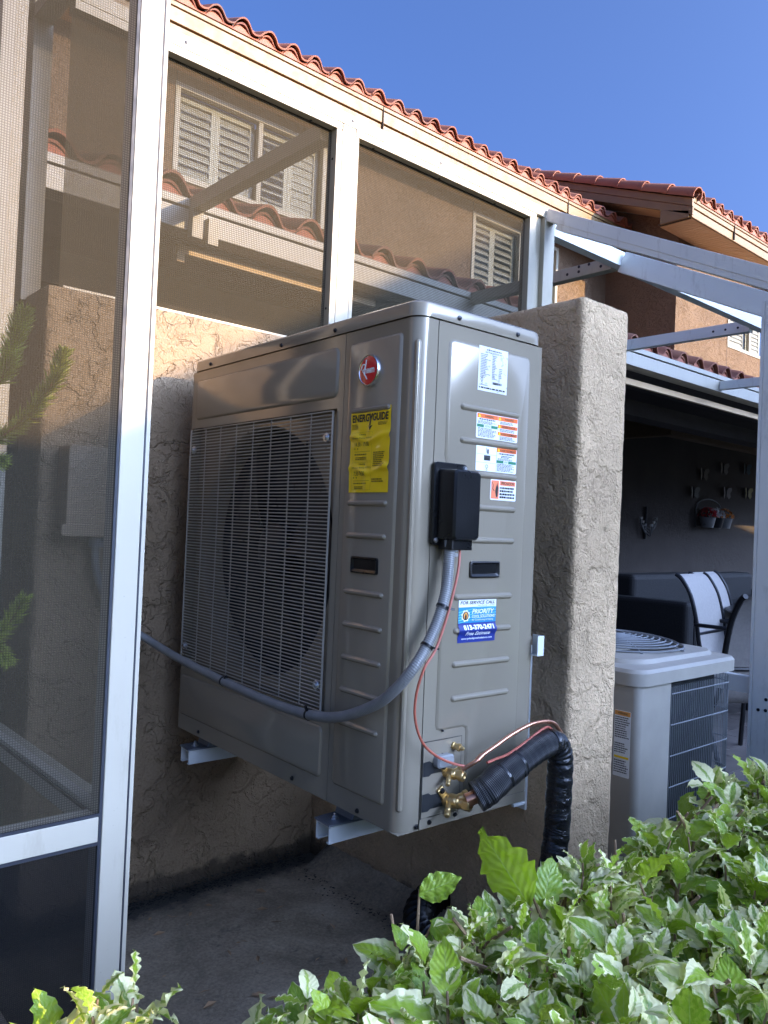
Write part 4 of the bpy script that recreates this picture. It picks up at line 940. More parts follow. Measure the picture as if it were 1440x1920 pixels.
# copper liquid line
P = [(0.128,-0.040,0.116),(0.1450,-0.058,0.1330),(0.1640,-0.060,0.1440),(0.2000,-0.063,0.1590),(0.2403,-0.067,0.1760),(0.2902,-0.071,0.1900),(0.331,-0.074,0.1925),(0.3618,-0.076,0.1860),(0.3819,-0.078,0.1680),(0.3964,-0.080,0.1449),(0.405,-0.080,0.10),(0.412,-0.070,0.0),(0.40,-0.06,-0.2),(0.39,-0.055,-0.5)]
cl = thing('copper_line', 'bare copper pipe arching over the black insulated pipe', 'pipe', (0,0,0), TH)
mb = MB(); mb.tube(catmull(P, 8), 0.0043, 10); mb.build('pipe_run', MT['copper'], cl, smooth=True)
mb = MB(); mb.lathe([(0.0043,-0.008),(0.0058,-0.007),(0.0058,0.007),(0.0043,0.008)], (0.156,-0.0595,0.1395), (0.80,-0.04,0.5), 12, False, False); mb.build('joint_collar', MT['copper'], cl, smooth=True)
# black insulated suction line
il = thing('insulated_pipe', 'thick black insulated pipe bending down beside the privacy wall', 'pipe', (0,0,0), TH)
A = [(0.1490,-0.060,0.0640),(0.1600,-0.066,0.0710),(0.172,-0.072,0.0800),(0.200,-0.078,0.1000),(0.240,-0.083,0.1200)]
pa = catmull(A, 6)
mb = MB(); nA = len(pa); mb.tube(pa, [0.0305+0.0008*sin(i*1.3) for i in range(nA)], 28, True, True); mb.build('insulation_cuff', MT['sleeve'], il, smooth=True, fix=False, angle=60)
mb = MB(); mb.tube(catmull([(0.2010,-0.0785,0.1005),(0.222,-0.081,0.1115),(0.245,-0.083,0.1215)],4), 0.0300, 28, False, True); mb.build('tape_wrap', MT['tape'], il, smooth=True, fix=False)
B = [(0.236,-0.083,0.1180),(0.262,-0.085,0.1290),(0.300,-0.088,0.1440),(0.335,-0.090,0.1520)]
mb = MB(); pb = catmull(B, 8); mb.tube(pb, [0.0268+0.0006*sin(i*2.1) for i in range(len(pb))], 28, False, True); mb.build('insulation_sleeve', MT['sleeve'], il, smooth=True, fix=False, angle=60)
Cc = [(0.330,-0.090,0.1512),(0.352,-0.090,0.1480),(0.366,-0.090,0.1300),(0.372,-0.090,0.1000),(0.371,-0.090,0.0400),(0.366,-0.092,-0.0400),(0.352,-0.095,-0.1000),(0.330,-0.098,-0.200),(0.318,-0.10,-0.320),(0.325,-0.09,-0.42),(0.36,-0.03,-0.475),(0.42,0.08,-0.485),(0.47,0.20,-0.485)]
pc = catmull(Cc, 14)
mb = MB(); mb.tube(pc, [0.0272+0.0008*sin(i*0.9)+0.0008*mnoise.noise(Vector((i*0.7,0,0))) for i in range(len(pc))], 28, True, True); mb.build('taped_run', MT['tape'], il, smooth=True, fix=False, angle=60)
mb = MB(); mb.lathe([(0.0135,0),(0.0135,0.020)], (0.1340,-0.048,0.0560), (0.72,-0.42,0.34), 16); mb.build('pipe_end', MT['copper'], il, smooth=True)
# black corrugated hose lying on the path
hs = MB(); pts = []
for i in range(90):
    a = radians(-70+290*i/89); pts.append((0.60+0.115*cos(a)-0.02, 0.335+0.13*sin(a), ZG+0.055+0.02*sin(a*1.5)))
hs.tube(pts, [0.042+0.004*(1 if i % 3 == 0 else -1) for i in range(90)], 16)
tag(hs.build('coiled_hose', MT['black'], smooth=True, angle=50), 'black ribbed hose loop on the ground below the insulated pipe', 'hose')

# ================================================================== SCREEN CAGE ON THE LOW WALL
YC = 1.075
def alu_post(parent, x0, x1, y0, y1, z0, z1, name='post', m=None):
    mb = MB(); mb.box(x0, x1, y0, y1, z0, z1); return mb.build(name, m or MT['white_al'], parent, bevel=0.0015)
def dot_screws(parent, pts, d, r=0.0045):
    for p in pts:
        mb = MB(); mb.lathe([(r,0),(r,0.0012),(r*0.6,0.002)], p, d, 8); mb.build('screw', MT['screw'], parent, smooth=True)
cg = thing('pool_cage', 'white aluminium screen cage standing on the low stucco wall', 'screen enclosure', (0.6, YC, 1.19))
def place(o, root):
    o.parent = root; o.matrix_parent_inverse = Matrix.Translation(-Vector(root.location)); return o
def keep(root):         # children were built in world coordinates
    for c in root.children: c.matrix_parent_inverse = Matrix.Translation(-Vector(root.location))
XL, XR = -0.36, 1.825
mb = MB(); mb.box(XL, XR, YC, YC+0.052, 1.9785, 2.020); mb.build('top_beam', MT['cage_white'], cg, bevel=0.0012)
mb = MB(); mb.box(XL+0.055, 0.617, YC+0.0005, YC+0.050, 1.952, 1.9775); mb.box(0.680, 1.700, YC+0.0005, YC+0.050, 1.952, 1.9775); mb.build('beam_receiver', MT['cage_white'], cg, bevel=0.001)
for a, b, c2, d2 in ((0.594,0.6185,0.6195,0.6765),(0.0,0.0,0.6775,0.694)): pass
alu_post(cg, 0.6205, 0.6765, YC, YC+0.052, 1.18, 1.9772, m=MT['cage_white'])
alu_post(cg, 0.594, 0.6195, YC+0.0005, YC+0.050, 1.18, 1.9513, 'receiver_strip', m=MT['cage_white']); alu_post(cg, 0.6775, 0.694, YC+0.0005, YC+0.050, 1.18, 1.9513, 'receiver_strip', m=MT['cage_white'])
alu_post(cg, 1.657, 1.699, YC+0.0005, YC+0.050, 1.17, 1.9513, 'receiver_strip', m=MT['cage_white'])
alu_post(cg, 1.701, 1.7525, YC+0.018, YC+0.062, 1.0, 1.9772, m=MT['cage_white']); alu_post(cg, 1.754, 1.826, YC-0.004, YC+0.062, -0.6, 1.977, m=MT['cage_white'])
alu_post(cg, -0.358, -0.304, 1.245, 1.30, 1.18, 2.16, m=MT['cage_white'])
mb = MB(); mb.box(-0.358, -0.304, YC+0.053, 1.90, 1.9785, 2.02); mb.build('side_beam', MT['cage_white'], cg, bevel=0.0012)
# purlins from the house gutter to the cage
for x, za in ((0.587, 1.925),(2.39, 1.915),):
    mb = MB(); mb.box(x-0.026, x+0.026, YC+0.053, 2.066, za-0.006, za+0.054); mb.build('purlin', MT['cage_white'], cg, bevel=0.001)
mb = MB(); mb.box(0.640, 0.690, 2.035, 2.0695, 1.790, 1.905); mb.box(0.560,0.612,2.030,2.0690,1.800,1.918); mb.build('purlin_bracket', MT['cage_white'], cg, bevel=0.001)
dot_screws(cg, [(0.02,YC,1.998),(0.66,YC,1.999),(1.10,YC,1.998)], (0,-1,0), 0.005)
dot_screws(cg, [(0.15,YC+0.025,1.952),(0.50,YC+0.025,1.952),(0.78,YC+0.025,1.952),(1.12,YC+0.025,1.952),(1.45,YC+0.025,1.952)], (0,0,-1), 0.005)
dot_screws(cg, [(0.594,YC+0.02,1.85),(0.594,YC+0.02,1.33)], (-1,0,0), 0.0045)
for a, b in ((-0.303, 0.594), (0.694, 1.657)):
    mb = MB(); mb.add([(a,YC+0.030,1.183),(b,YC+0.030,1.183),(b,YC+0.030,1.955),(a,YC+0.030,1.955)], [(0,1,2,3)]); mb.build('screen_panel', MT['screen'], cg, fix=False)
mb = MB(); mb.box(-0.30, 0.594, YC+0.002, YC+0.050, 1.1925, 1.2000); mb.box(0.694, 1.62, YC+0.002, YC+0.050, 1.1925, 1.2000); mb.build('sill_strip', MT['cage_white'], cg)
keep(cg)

# ---------------- neighbour's cage to the right
nc = thing('neighbour_cage', 'shaded aluminium screen cage with sloping rafters right of the privacy wall', 'screen enclosure', (2.2, 0.6, 1.9))
JX = (2.365, 3.93)
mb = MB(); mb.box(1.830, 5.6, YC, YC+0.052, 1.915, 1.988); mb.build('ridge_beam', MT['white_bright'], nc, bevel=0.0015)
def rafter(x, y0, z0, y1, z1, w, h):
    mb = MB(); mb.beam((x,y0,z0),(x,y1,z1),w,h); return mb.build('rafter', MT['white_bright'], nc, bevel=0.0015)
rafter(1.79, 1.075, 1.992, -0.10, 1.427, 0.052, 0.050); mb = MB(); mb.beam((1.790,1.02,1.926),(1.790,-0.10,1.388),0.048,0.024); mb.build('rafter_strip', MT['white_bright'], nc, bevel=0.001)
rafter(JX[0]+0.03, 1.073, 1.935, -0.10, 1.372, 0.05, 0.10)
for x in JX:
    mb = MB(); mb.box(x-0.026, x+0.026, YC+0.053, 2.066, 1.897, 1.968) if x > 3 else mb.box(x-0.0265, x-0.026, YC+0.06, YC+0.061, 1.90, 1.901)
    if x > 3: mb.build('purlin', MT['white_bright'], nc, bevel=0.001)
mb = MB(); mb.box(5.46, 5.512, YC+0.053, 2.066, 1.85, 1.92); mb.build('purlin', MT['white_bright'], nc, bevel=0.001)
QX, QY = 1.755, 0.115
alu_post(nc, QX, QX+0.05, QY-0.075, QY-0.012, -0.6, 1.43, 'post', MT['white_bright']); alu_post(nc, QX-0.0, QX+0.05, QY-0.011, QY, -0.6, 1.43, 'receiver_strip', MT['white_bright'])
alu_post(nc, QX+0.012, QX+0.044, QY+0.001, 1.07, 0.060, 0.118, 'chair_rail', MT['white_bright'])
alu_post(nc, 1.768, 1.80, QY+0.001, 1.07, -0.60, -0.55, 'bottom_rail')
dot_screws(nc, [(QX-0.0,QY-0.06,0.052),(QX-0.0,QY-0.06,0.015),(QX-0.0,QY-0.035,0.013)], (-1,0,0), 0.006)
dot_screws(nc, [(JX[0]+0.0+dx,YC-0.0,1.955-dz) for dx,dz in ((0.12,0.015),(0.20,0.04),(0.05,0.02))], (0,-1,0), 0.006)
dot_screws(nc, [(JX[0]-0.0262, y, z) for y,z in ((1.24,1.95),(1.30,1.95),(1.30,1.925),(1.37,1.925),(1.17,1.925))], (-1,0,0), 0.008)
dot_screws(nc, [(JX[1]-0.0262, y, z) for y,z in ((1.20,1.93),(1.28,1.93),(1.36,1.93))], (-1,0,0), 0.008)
keep(nc)

# ---------------- screen room at the left, close to the camera
sr = thing('screen_room', 'white framed screen room corner post with mesh panels nearest the camera', 'screen enclosure', (-0.48, 0.2, ZG))
PX0, PX1, PY0, PY1 = -0.506, -0.4645, 0.175, 0.227
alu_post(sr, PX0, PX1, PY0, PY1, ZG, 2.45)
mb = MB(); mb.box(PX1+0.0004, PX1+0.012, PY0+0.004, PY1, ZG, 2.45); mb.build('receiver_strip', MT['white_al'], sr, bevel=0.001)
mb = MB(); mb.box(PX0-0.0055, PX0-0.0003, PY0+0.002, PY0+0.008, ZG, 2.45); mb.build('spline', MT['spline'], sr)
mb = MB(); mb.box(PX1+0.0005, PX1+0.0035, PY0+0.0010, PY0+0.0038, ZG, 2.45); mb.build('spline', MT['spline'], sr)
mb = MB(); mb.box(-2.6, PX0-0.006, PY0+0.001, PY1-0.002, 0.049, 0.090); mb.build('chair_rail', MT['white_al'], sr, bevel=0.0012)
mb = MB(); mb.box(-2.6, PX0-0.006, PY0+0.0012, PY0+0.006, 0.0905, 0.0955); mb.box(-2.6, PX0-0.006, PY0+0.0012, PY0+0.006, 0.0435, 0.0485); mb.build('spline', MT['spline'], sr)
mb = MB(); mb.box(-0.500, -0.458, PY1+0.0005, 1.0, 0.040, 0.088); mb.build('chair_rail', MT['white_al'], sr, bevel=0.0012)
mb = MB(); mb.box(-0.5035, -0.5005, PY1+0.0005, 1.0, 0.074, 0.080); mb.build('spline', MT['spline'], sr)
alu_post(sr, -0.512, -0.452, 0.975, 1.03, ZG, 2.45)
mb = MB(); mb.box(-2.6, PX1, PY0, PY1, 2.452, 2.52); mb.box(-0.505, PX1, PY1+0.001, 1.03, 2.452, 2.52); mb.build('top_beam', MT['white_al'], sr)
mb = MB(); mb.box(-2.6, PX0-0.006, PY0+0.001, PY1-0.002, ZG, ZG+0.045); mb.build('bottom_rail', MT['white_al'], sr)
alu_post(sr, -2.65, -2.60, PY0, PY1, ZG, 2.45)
for z0, z1, m in ((0.0955, 2.45, 'screen_near'), (ZG+0.045, 0.0485, 'screen_low')):
    mb = MB(); mb.add([(-2.6,PY0+0.004,z0),(PX0,PY0+0.004,z0),(PX0,PY0+0.004,z1),(-2.6,PY0+0.004,z1)], [(0,1,2,3)]); mb.build('screen_panel', MT[m], sr, fix=False)
for z0, z1, m in ((0.088, 2.45, 'screen_near'), (ZG+0.02, 0.040, 'screen_low')):
    mb = MB(); mb.add([(-0.480,PY1,z0),(-0.480,0.975,z0),(-0.480,0.975,z1),(-0.480,PY1,z1)], [(0,1,2,3)]); mb.build('screen_panel', MT[m], sr, fix=False)
keep(sr)

# ================================================================== HOUSE
HS = thing('house', 'two storey tan stucco house with orange tile roof and covered patio', 'house', (4, 5.15, ZG))
YM, XWG, YWF = 5.15, 8.38, 4.10
# windows cut out as recesses: upper wall built round them
WINS = [(1.95, 3.55, 3.44, 4.26), (5.665, 6.55, 3.40, 4.25), (6.98, 7.29, 3.40, 4.24)]
mb = MB(); xs_ = [-6.0]; 
z0w, z1w = 1.9, 4.75
x = -6.0
for a, b, c, d in WINS:
    mb.box(x, a, YM, YM+0.15, z0w, z1w); mb.box(a, b, YM, YM+0.15, z0w, c); mb.box(a, b, YM, YM+0.15, d, z1w); x = b
mb.box(x, XWG, YM, YM+0.15, z0w, z1w)
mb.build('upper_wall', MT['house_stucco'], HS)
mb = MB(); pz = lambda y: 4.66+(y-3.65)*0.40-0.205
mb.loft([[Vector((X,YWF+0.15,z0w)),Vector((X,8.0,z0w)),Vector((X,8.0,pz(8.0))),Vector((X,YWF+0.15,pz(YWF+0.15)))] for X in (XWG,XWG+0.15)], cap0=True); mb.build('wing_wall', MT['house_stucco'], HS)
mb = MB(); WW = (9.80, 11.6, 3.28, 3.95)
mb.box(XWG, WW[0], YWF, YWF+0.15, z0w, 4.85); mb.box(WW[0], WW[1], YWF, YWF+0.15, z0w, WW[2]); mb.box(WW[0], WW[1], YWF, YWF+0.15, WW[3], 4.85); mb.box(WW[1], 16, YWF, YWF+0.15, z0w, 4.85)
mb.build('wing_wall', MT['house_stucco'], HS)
# control joints scored in the stucco
for x, z0_, z1_ in ((1.96,4.27,4.6),(5.665,4.26,4.6)):
    mb = MB(); mb.box(x-0.004, x+0.004, YM-0.0015, YM+0.001, z0_, z1_); mb.build('control_joint', MT['mortar'], HS)
mb = MB(); mb.box(XWG+1.42, XWG+1.428, YWF-0.0015, YWF+0.001, 2.2, 3.28); mb.build('control_joint', MT['mortar'], HS)
def window(a, b, c, d, y, mull, shut):
    fr = MB(); t = 0.045
    fr.box(a, a+t, y-0.012, y+0.05, c, d); fr.box(b-t, b, y-0.012, y+0.05, c, d); fr.box(a+t, b-t, y-0.012, y+0.05, d-t, d); fr.box(a+t, b-t, y-0.012, y+0.05, c, c+t)
    for m in mull: fr.box(m-0.025, m+0.025, y-0.006, y+0.045, c+t, d-t)
    w = fr.build('window', MT['shutter'], HS, bevel=0.003)
    mb = MB(); mb.add([(a+t,y+0.03,c+t),(b-t,y+0.03,c+t),(b-t,y+0.03,d-t),(a+t,y+0.03,d-t)], [(0,1,2,3)]); mb.build('pane', MT['glass'], w, fix=False)
    mb = MB(); mb.box(a-0.1, b+0.1, y+0.40, y+0.42, c-0.1, d+0.1); mb.box(a-0.01, b+0.01, y+0.151, y+0.40, c-0.02, c-0.01); mb.build('room_back', MT['room'], w)
    for s0, s1, ang in shut:
        sf = MB(); ys = y+0.075; q = 0.045
        sf.box(s0, s0+q, ys, ys+0.03, c+t, d-t); sf.box(s1-q, s1, ys, ys+0.03, c+t, d-t); sf.box(s0+q, s1-q, ys, ys+0.03, d-t-0.06, d-t); sf.box(s0+q, s1-q, ys, ys+0.03, c+t, c+t+0.06)
        sf.build('shutter_frame', MT['shutter'], w, bevel=0.003)
        zl = c+t+0.06; zh = d-t-0.06; nl = 8; wd = (zh-zl)/nl
        lv = MB(); an = radians(ang); h = wd*0.56
        lv.loft([[Vector((s, -h*cos(an), -h*sin(an)-0.005)), Vector((s, h*cos(an), h*sin(an)-0.005)), Vector((s, h*cos(an), h*sin(an)+0.005)), Vector((s, -h*cos(an), -h*sin(an)+0.005))] for s in (s0+q, s1-q)], cap0=True)
        me = lv.mesh('slat'); me.materials.append(MT['louver'])
        for i in range(nl): part('slat', me, w, (0, ys+0.015, zl+wd*(i+0.5)))
    return w
window(*WINS[0], YM, (2.80,), [(2.0,2.38,62),(2.38,2.775,62),(2.83,3.16,35),(3.16,3.50,80)])
window(*WINS[1], YM, (), [(5.715,6.10,50),(6.10,6.50,50)])
window(*WINS[2], YM, (), [(7.03,7.24,60)])
window(*WW, YWF, (10.5,), [(9.85,10.47,70),(10.53,11.0,70)])
# fascias, soffits
YE, ZE0, ZE1 = 4.75, 4.345, 4.655
mb = MB(); mb.box(-6, 7.86, YE, YE+0.03, 4.345, 4.462); mb.box(-6, 7.86, YE-0.010, YE+0.03, 4.476, 4.590); mb.box(-6, 7.86, YE-0.018, YE+0.03, 4.597, 4.655); mb.box(-6, 7.86, YE+0.022, YE+0.03, 4.462, 4.597)
mb.box(7.86, XWG-0.002, YE, YE+0.03, 4.345, 4.47); mb.box(7.86, XWG-0.002, YE-0.010, YE+0.03, 4.473, 4.655)
mb.build('fascia', MT['cream'], HS, bevel=0.004)
mb = MB(); mb.box(-6, XWG-0.002, YE+0.031, YM-0.001, 4.352, 4.36); mb.build('soffit', MT['soffit'], HS)
for x in (0.35, 3.9, 6.9):
    mb = MB(); mb.box(x-0.003, x+0.003, YE-0.024, YE, 4.35, 4.652); mb.build('fascia_joint', MT['mortar'], HS)
# wing eave
XR0, YF = 7.87, 3.65
mb = MB(); mb.box(XR0, 16, YF, YF+0.03, 4.425, 4.525); mb.box(XR0, 16, YF-0.010, YF+0.03, 4.536, 4.596); mb.box(XR0, 16, YF-0.018, YF+0.03, 4.602, 4.655); mb.box(XR0, 16, YF+0.022, YF+0.03, 4.525, 4.602); mb.build('fascia', MT['cream'], HS, bevel=0.004)
me = MB().box(-0.033, 0.033, 0, YWF-YF-0.034, -0.004, 0.004).mesh('soffit_plank'); me.materials.append(MT['soffit'])
for i in range(66): part('soffit_plank', me, HS, (XR0+0.10+0.0725*i, YF+0.032, 4.432))
mb = MB(); mb.box(XR0, 13, YF+0.031, YWF-0.001, 4.442, 4.445); mb.build('soffit_backing', MT['mortar'], HS)
for x in (8.93, 10.25, 11.6):
    mb = MB(); mb.box(x-0.003, x+0.003, YF-0.024, YF, 4.43, 4.652); mb.build('fascia_joint', MT['mortar'], HS)
# rake board on the wing's left edge + rake returns
SL = 0.40; ca = math.atan(SL)
def rake_z(y, off=0): return 4.66+(y-YF)*SL+off
mb = MB()
for (d0, d1, o) in ((-0.215, -0.115, 0.0), (-0.113, -0.02, -0.012)):
    y0, y1 = YF-0.02, 8.0
    mb.add([(XR0-0.03+o,y0,rake_z(y0)+d0),(XR0-0.03+o,y1,rake_z(y1)+d0),(XR0-0.03+o,y1,rake_z(y1)+d1),(XR0-0.03+o,y0,rake_z(y0)+d1),(XR0-0.002,y0,rake_z(y0)+d0),(XR0-0.002,y1,rake_z(y1)+d0),(XR0-0.002,y1,rake_z(y1)+d1),(XR0-0.002,y0,rake_z(y0)+d1)],
           [(0,1,2,3),(7,6,5,4),(0,4,5,1),(3,2,6,7),(0,3,7,4),(1,5,6,2)])
mb.build('rake_board', MT['cream'], HS, bevel=0.003)
mb = MB(); mb.add([(XR0-0.002,YF+0.031,4.425),(XR0-0.002,YWF-0.05,4.425),(XR0-0.002,YWF-0.05,4.60),(XR0-0.002,YF+0.031,4.50),(XR0-0.03,YF+0.031,4.425),(XR0-0.03,YWF-0.05,4.425),(XR0-0.03,YWF-0.05,4.60),(XR0-0.03,YF+0.031,4.50)],
                  [(0,1,2,3),(7,6,5,4),(0,4,5,1),(1,5,6,2),(2,6,7,3),(3,7,4,0)]); mb.build('eave_return', MT['cream'], HS)
mb = MB(); y0, y1 = YF+0.05, 8.0      # sloped soffit under the rake overhang
mb.add([(XR0,y0,rake_z(y0)-0.2),(XWG,y0,rake_z(y0)-0.2),(XWG,y1,rake_z(y1)-0.2),(XR0,y1,rake_z(y1)-0.2)], [(0,1,2,3)]); mb.build('rake_soffit', MT['soffit'], HS)
# roof planes under the tiles
mb = MB()
mb.add([(-6,YE-0.01,4.66),(XWG,YE-0.01,4.66),(XWG,9,4.66+4.26*0.45),(-6,9,4.66+4.26*0.45)], [(0,1,2,3)])
mb.add([(XR0,YF-0.01,4.655),(16,YF-0.01,4.655),(16,8,4.655+4.36*SL),(XR0,8,4.655+4.36*SL)], [(0,1,2,3)])
mb.add([(-6,2.12,1.985),(16,2.12,1.985),(16,YM-0.001,1.985+3.03*0.32),(-6,YM-0.001,1.985+3.03*0.32)], [(0,1,2,3)])
mb.build('roof_deck', MT['mortar'], HS)
# S tiles
TP = 0.25
def s_tile(length):
    mb = MB(); n = 18; prof = []
    for i in range(n+1):
        t = i/n; x = -TP/2+TP*t*1.12
        q = t*1.12
        z = 0.066*max(0,sin(pi*q/0.66))**0.85 if q < 0.66 else (-0.012*sin(pi*(q-0.66)/0.34) if q < 1 else 0.066*max(0,sin(pi*(q-1)/0.66))**0.85)
        prof.append((x, z))
    th = 0.013
    lo = [Vector((x,0,z)) for x,z in prof]; hi = [Vector((x,0,z+th)) for x,z in reversed(prof)]
    ring = lo+hi
    mb.loft([ring, [p+Vector((0,length,0.012)) for p in ring]], cap=True, cap0=True)
    return mb
tm = s_tile(0.42).mesh('roof_tile'); tm.materials.append(MT['tile'])
tm.polygons.foreach_set('use_smooth', [len(p.vertices) == 4 for p in tm.polygons])
try: tm.set_sharp_from_angle(angle=radians(50))
except Exception: pass
def tile_rows(x0, x1, y0, z0, slope, rows, over=0.06):
    a = math.atan(slope); i = 0; x = x0
    while x < x1:
        for r_ in range(rows):
            d = -over+0.33*r_
            part('roof_tile', tm, HS, (x+R.uniform(-.007,.007), y0+(d+R.uniform(-.012,.012))*cos(a), z0+d*sin(a)+0.030+0.013*(r_ % 2 == 1)*0+R.uniform(-.005,.005)), (a-0.05, R.uniform(-.03,.03), R.uniform(-.025,.025)))
        part('roof_tile', tm, HS, (x, y0+(-over+0.03)*cos(a), z0-over*sin(a)+0.004), (a-0.05, 0, 0))
        x += TP
tile_rows(1.35, 8.30, YE, 4.66, 0.45, 2, 0.055)
tile_rows(XR0+0.16, 13.0, YF, 4.66, SL, 2, 0.055)
tile_rows(-1.2, 8.6, 2.20, 2.005, 0.32, 2, 0.05)
def field(x0, x1, y0, y1, z0, slope):
    mb = MB(); nx = int((x1-x0)/TP*8); ny = int((y1-y0)/0.33)
    for j in range(ny):
        for e in (0, 1):
            y = y0+0.33*(j+e*0.98)
            for i in range(nx+1):
                x = x0+(x1-x0)*i/nx; mb.v.append((x, y, z0+(y-y0)*slope+0.040*sin(2*pi*x/TP)+0.05+0.014*(1-e)))
        o = 2*j*(nx+1)
        for i in range(nx): mb.f.append((o+i,o+i+1,o+nx+2+i,o+nx+1+i))
    return mb
f1 = MB()
for g in (field(-6,1.25,YE-0.05,8.6,4.66,0.45), field(1.25,8.3,YE+0.60,8.6,4.66+0.62*0.45,0.45), field(13,16,YF-0.05,7.9,4.66,SL), field(XR0+0.1,13,YF+0.60,7.9,4.66+0.62*SL,SL), field(-6,8.6,2.85,5.1,2.005+0.65*0.32,0.32), field(8.6,16,2.2,4.0,2.005,0.32)): f1.add(g.v, g.f)
tag(f1.build('tile_field', MT['tile'], HS, smooth=True, fix=False), kind='stuff')
# scalloped eave closures
def closure(x0, x1, y, z, h=0.015):
    mb = MB(); n = int((x1-x0)/TP*14); lo = []; hi = []
    for i in range(n+1):
        x = x0+(x1-x0)*i/n; t = ((x-x0+TP/2) % TP)/TP
        q = t; zz = z+0.012+(0.060*max(0,sin(pi*q/0.66))**0.85 if q < 0.66 else -0.010*sin(pi*(q-0.66)/0.34))
        lo.append(Vector((x,y,z-0.02))); hi.append(Vector((x,y+0.012,zz)))
    mb.loft([lo, hi], close=False, cap=False)
    return mb.build('eave_closure', MT['closure'], HS, fix=False)
closure(1.35, 8.3, YE-0.030, 4.655); closure(XR0+0.16, 13.0, YF-0.030, 4.652); closure(-1.2, 8.6, 2.165, 1.995)
for k in range(24):
    for (x, y, z) in ((1.47+TP*k, YE-0.031, 4.668), (8.1+TP*k, YF-0.031, 4.668)):
        if x > (8.2 if y > 4 else 12.9): continue
        mb = MB(); mb.lathe([(0.009,0.0),(0.009,0.002)], (x,y-0.001,z), (0,-1,0), 7); mb.build('weep_hole', MT['mortar'], HS)
# barrel tiles along the wing's rake
mb = MB(); ring0 = []; L = 0.44
def half(r, y, th=0): return [Vector((r*cos(radians(a)), y, r*sin(radians(a)))) for a in range(-25, 206, 15)]
o1, i1 = half(0.098, 0), half(0.085, 0); o2, i2 = half(0.082, L), half(0.070, L)
mb.loft([o1+list(reversed(i1)), o2+list(reversed(i2))], cap=True, cap0=True)
bm_ = mb.mesh('barrel_tile'); bm_.materials.append(MT['tile']); bm_.polygons.foreach_set('use_smooth', [len(p.vertices) == 4 for p in bm_.polygons])
try: bm_.set_sharp_from_angle(angle=radians(50))
except Exception: pass
for k in range(12):
    d = -0.07+0.37*k
    part('barrel_tile', bm_, HS, (XR0-0.005, YF+d*cos(ca), 4.685+d*sin(ca)), (ca-0.035, 0, R.uniform(-.01,.01)))
# lanai: gutter, soffit, headers, back wall, columns
mb = MB(); mb.box(-6, 16, 2.07, 2.10, 1.835, 1.928); mb.box(-6, 16, 2.062, 2.10, 1.936, 1.972); mb.box(-6, 16, 2.10, 2.19, 1.835, 1.842); mb.build('gutter', MT['gutter'], HS, bevel=0.002)
mb = MB(); mb.box(-6, 16, 2.079, 2.088, 1.929, 1.936); mb.box(-6, 16, 2.19, 2.62, 1.842, 1.85); mb.build('lanai_soffit', MT['mortar'], HS)
mb = MB(); mb.box(0.58, 1.75, 2.195, 2.225, 1.775, 1.812); mb.box(3.9, 16, 2.195, 2.225, 1.735, 1.780); mb.box(0.575,0.612,2.193,2.194,1.735,1.774); mb.build('header_trim', MT['soffit'], HS)
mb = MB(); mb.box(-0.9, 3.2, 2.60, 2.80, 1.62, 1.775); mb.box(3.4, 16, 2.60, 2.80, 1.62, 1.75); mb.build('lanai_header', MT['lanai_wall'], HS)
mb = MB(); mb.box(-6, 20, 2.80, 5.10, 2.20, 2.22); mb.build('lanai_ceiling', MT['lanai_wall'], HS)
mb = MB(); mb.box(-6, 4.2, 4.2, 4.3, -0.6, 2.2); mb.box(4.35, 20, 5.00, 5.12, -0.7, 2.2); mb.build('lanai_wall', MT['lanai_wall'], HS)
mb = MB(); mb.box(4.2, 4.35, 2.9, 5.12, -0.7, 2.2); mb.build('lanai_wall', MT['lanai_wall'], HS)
keep(HS)

# ================================================================== NEIGHBOUR'S PATIO
pf = MB(); pf.add([(0.83,-0.3,-0.575),(20,-0.3,-0.575),(20,5.1,-0.575),(0.83,5.1,-0.575)], [(0,1,2,3)])
pfo = tag(pf.build('patio_floor', MT['joint']), kind='structure')
me = MB().box(-0.148, 0.148, -0.098, 0.098, 0, 0.018).mesh('paver'); me.materials.append(MT['paver'])
for i in range(14):
    for j in range(14):
        part('paver', me, pfo, (2.9+0.30*i+0.15*(j % 2), 0.2+0.20*j, -0.575), (0, 0, R.uniform(-.01,.01)))

# old condenser behind the privacy wall
AC = thing('condenser', 'square grey condenser with wire top guard behind the privacy wall', 'air conditioner', (1.29, 0.41, -0.56))
cx, cy = 1.27, 0.368; hw = 0.29; zt, zb = 0.172, -0.54
def rr3(h, r, z, n=6): return [Vector((cx+u, cy+v, z)) for u, v in rrect(-h, h, -h, h, r, n)]
mb = MB()
mb.loft([rr3(hw-0.002,0.045,zt-0.003), rr3(hw+0.012,0.05,zt-0.003), rr3(hw+0.012,0.05,zt+0.032), rr3(hw+0.004,0.045,zt+0.042), rr3(hw-0.030,0.085,zt+0.048), rr3(hw-0.038,0.085,zt+0.060), rr3(hw-0.05,0.085,zt+0.062)], cap=False)
o = len(mb.v); sg = 28
inner = [Vector((cx+0.235*cos(2*pi*k/sg), cy+0.235*sin(2*pi*k/sg), zt+0.064)) for k in range(sg)]
lo_ = rr3(hw-0.05,0.085,zt+0.0621); 
lid_out = [lo_[int(round(i*len(lo_)/sg)) % len(lo_)] for i in range(sg)]
mb.loft([[lo_[k] for k in range(len(lo_))], [Vector((cx+0.235*cos(atan2(p.y-cy,p.x-cx)), cy+0.235*sin(atan2(p.y-cy,p.x-cx)), zt+0.066)) for p in lo_], [Vector((cx+0.232*cos(atan2(p.y-cy,p.x-cx)), cy+0.232*sin(atan2(p.y-cy,p.x-cx)), zt+0.0)) for p in lo_]], cap=False)
mb.build('top_cover', MT['cond'], AC, smooth=True, angle=28)
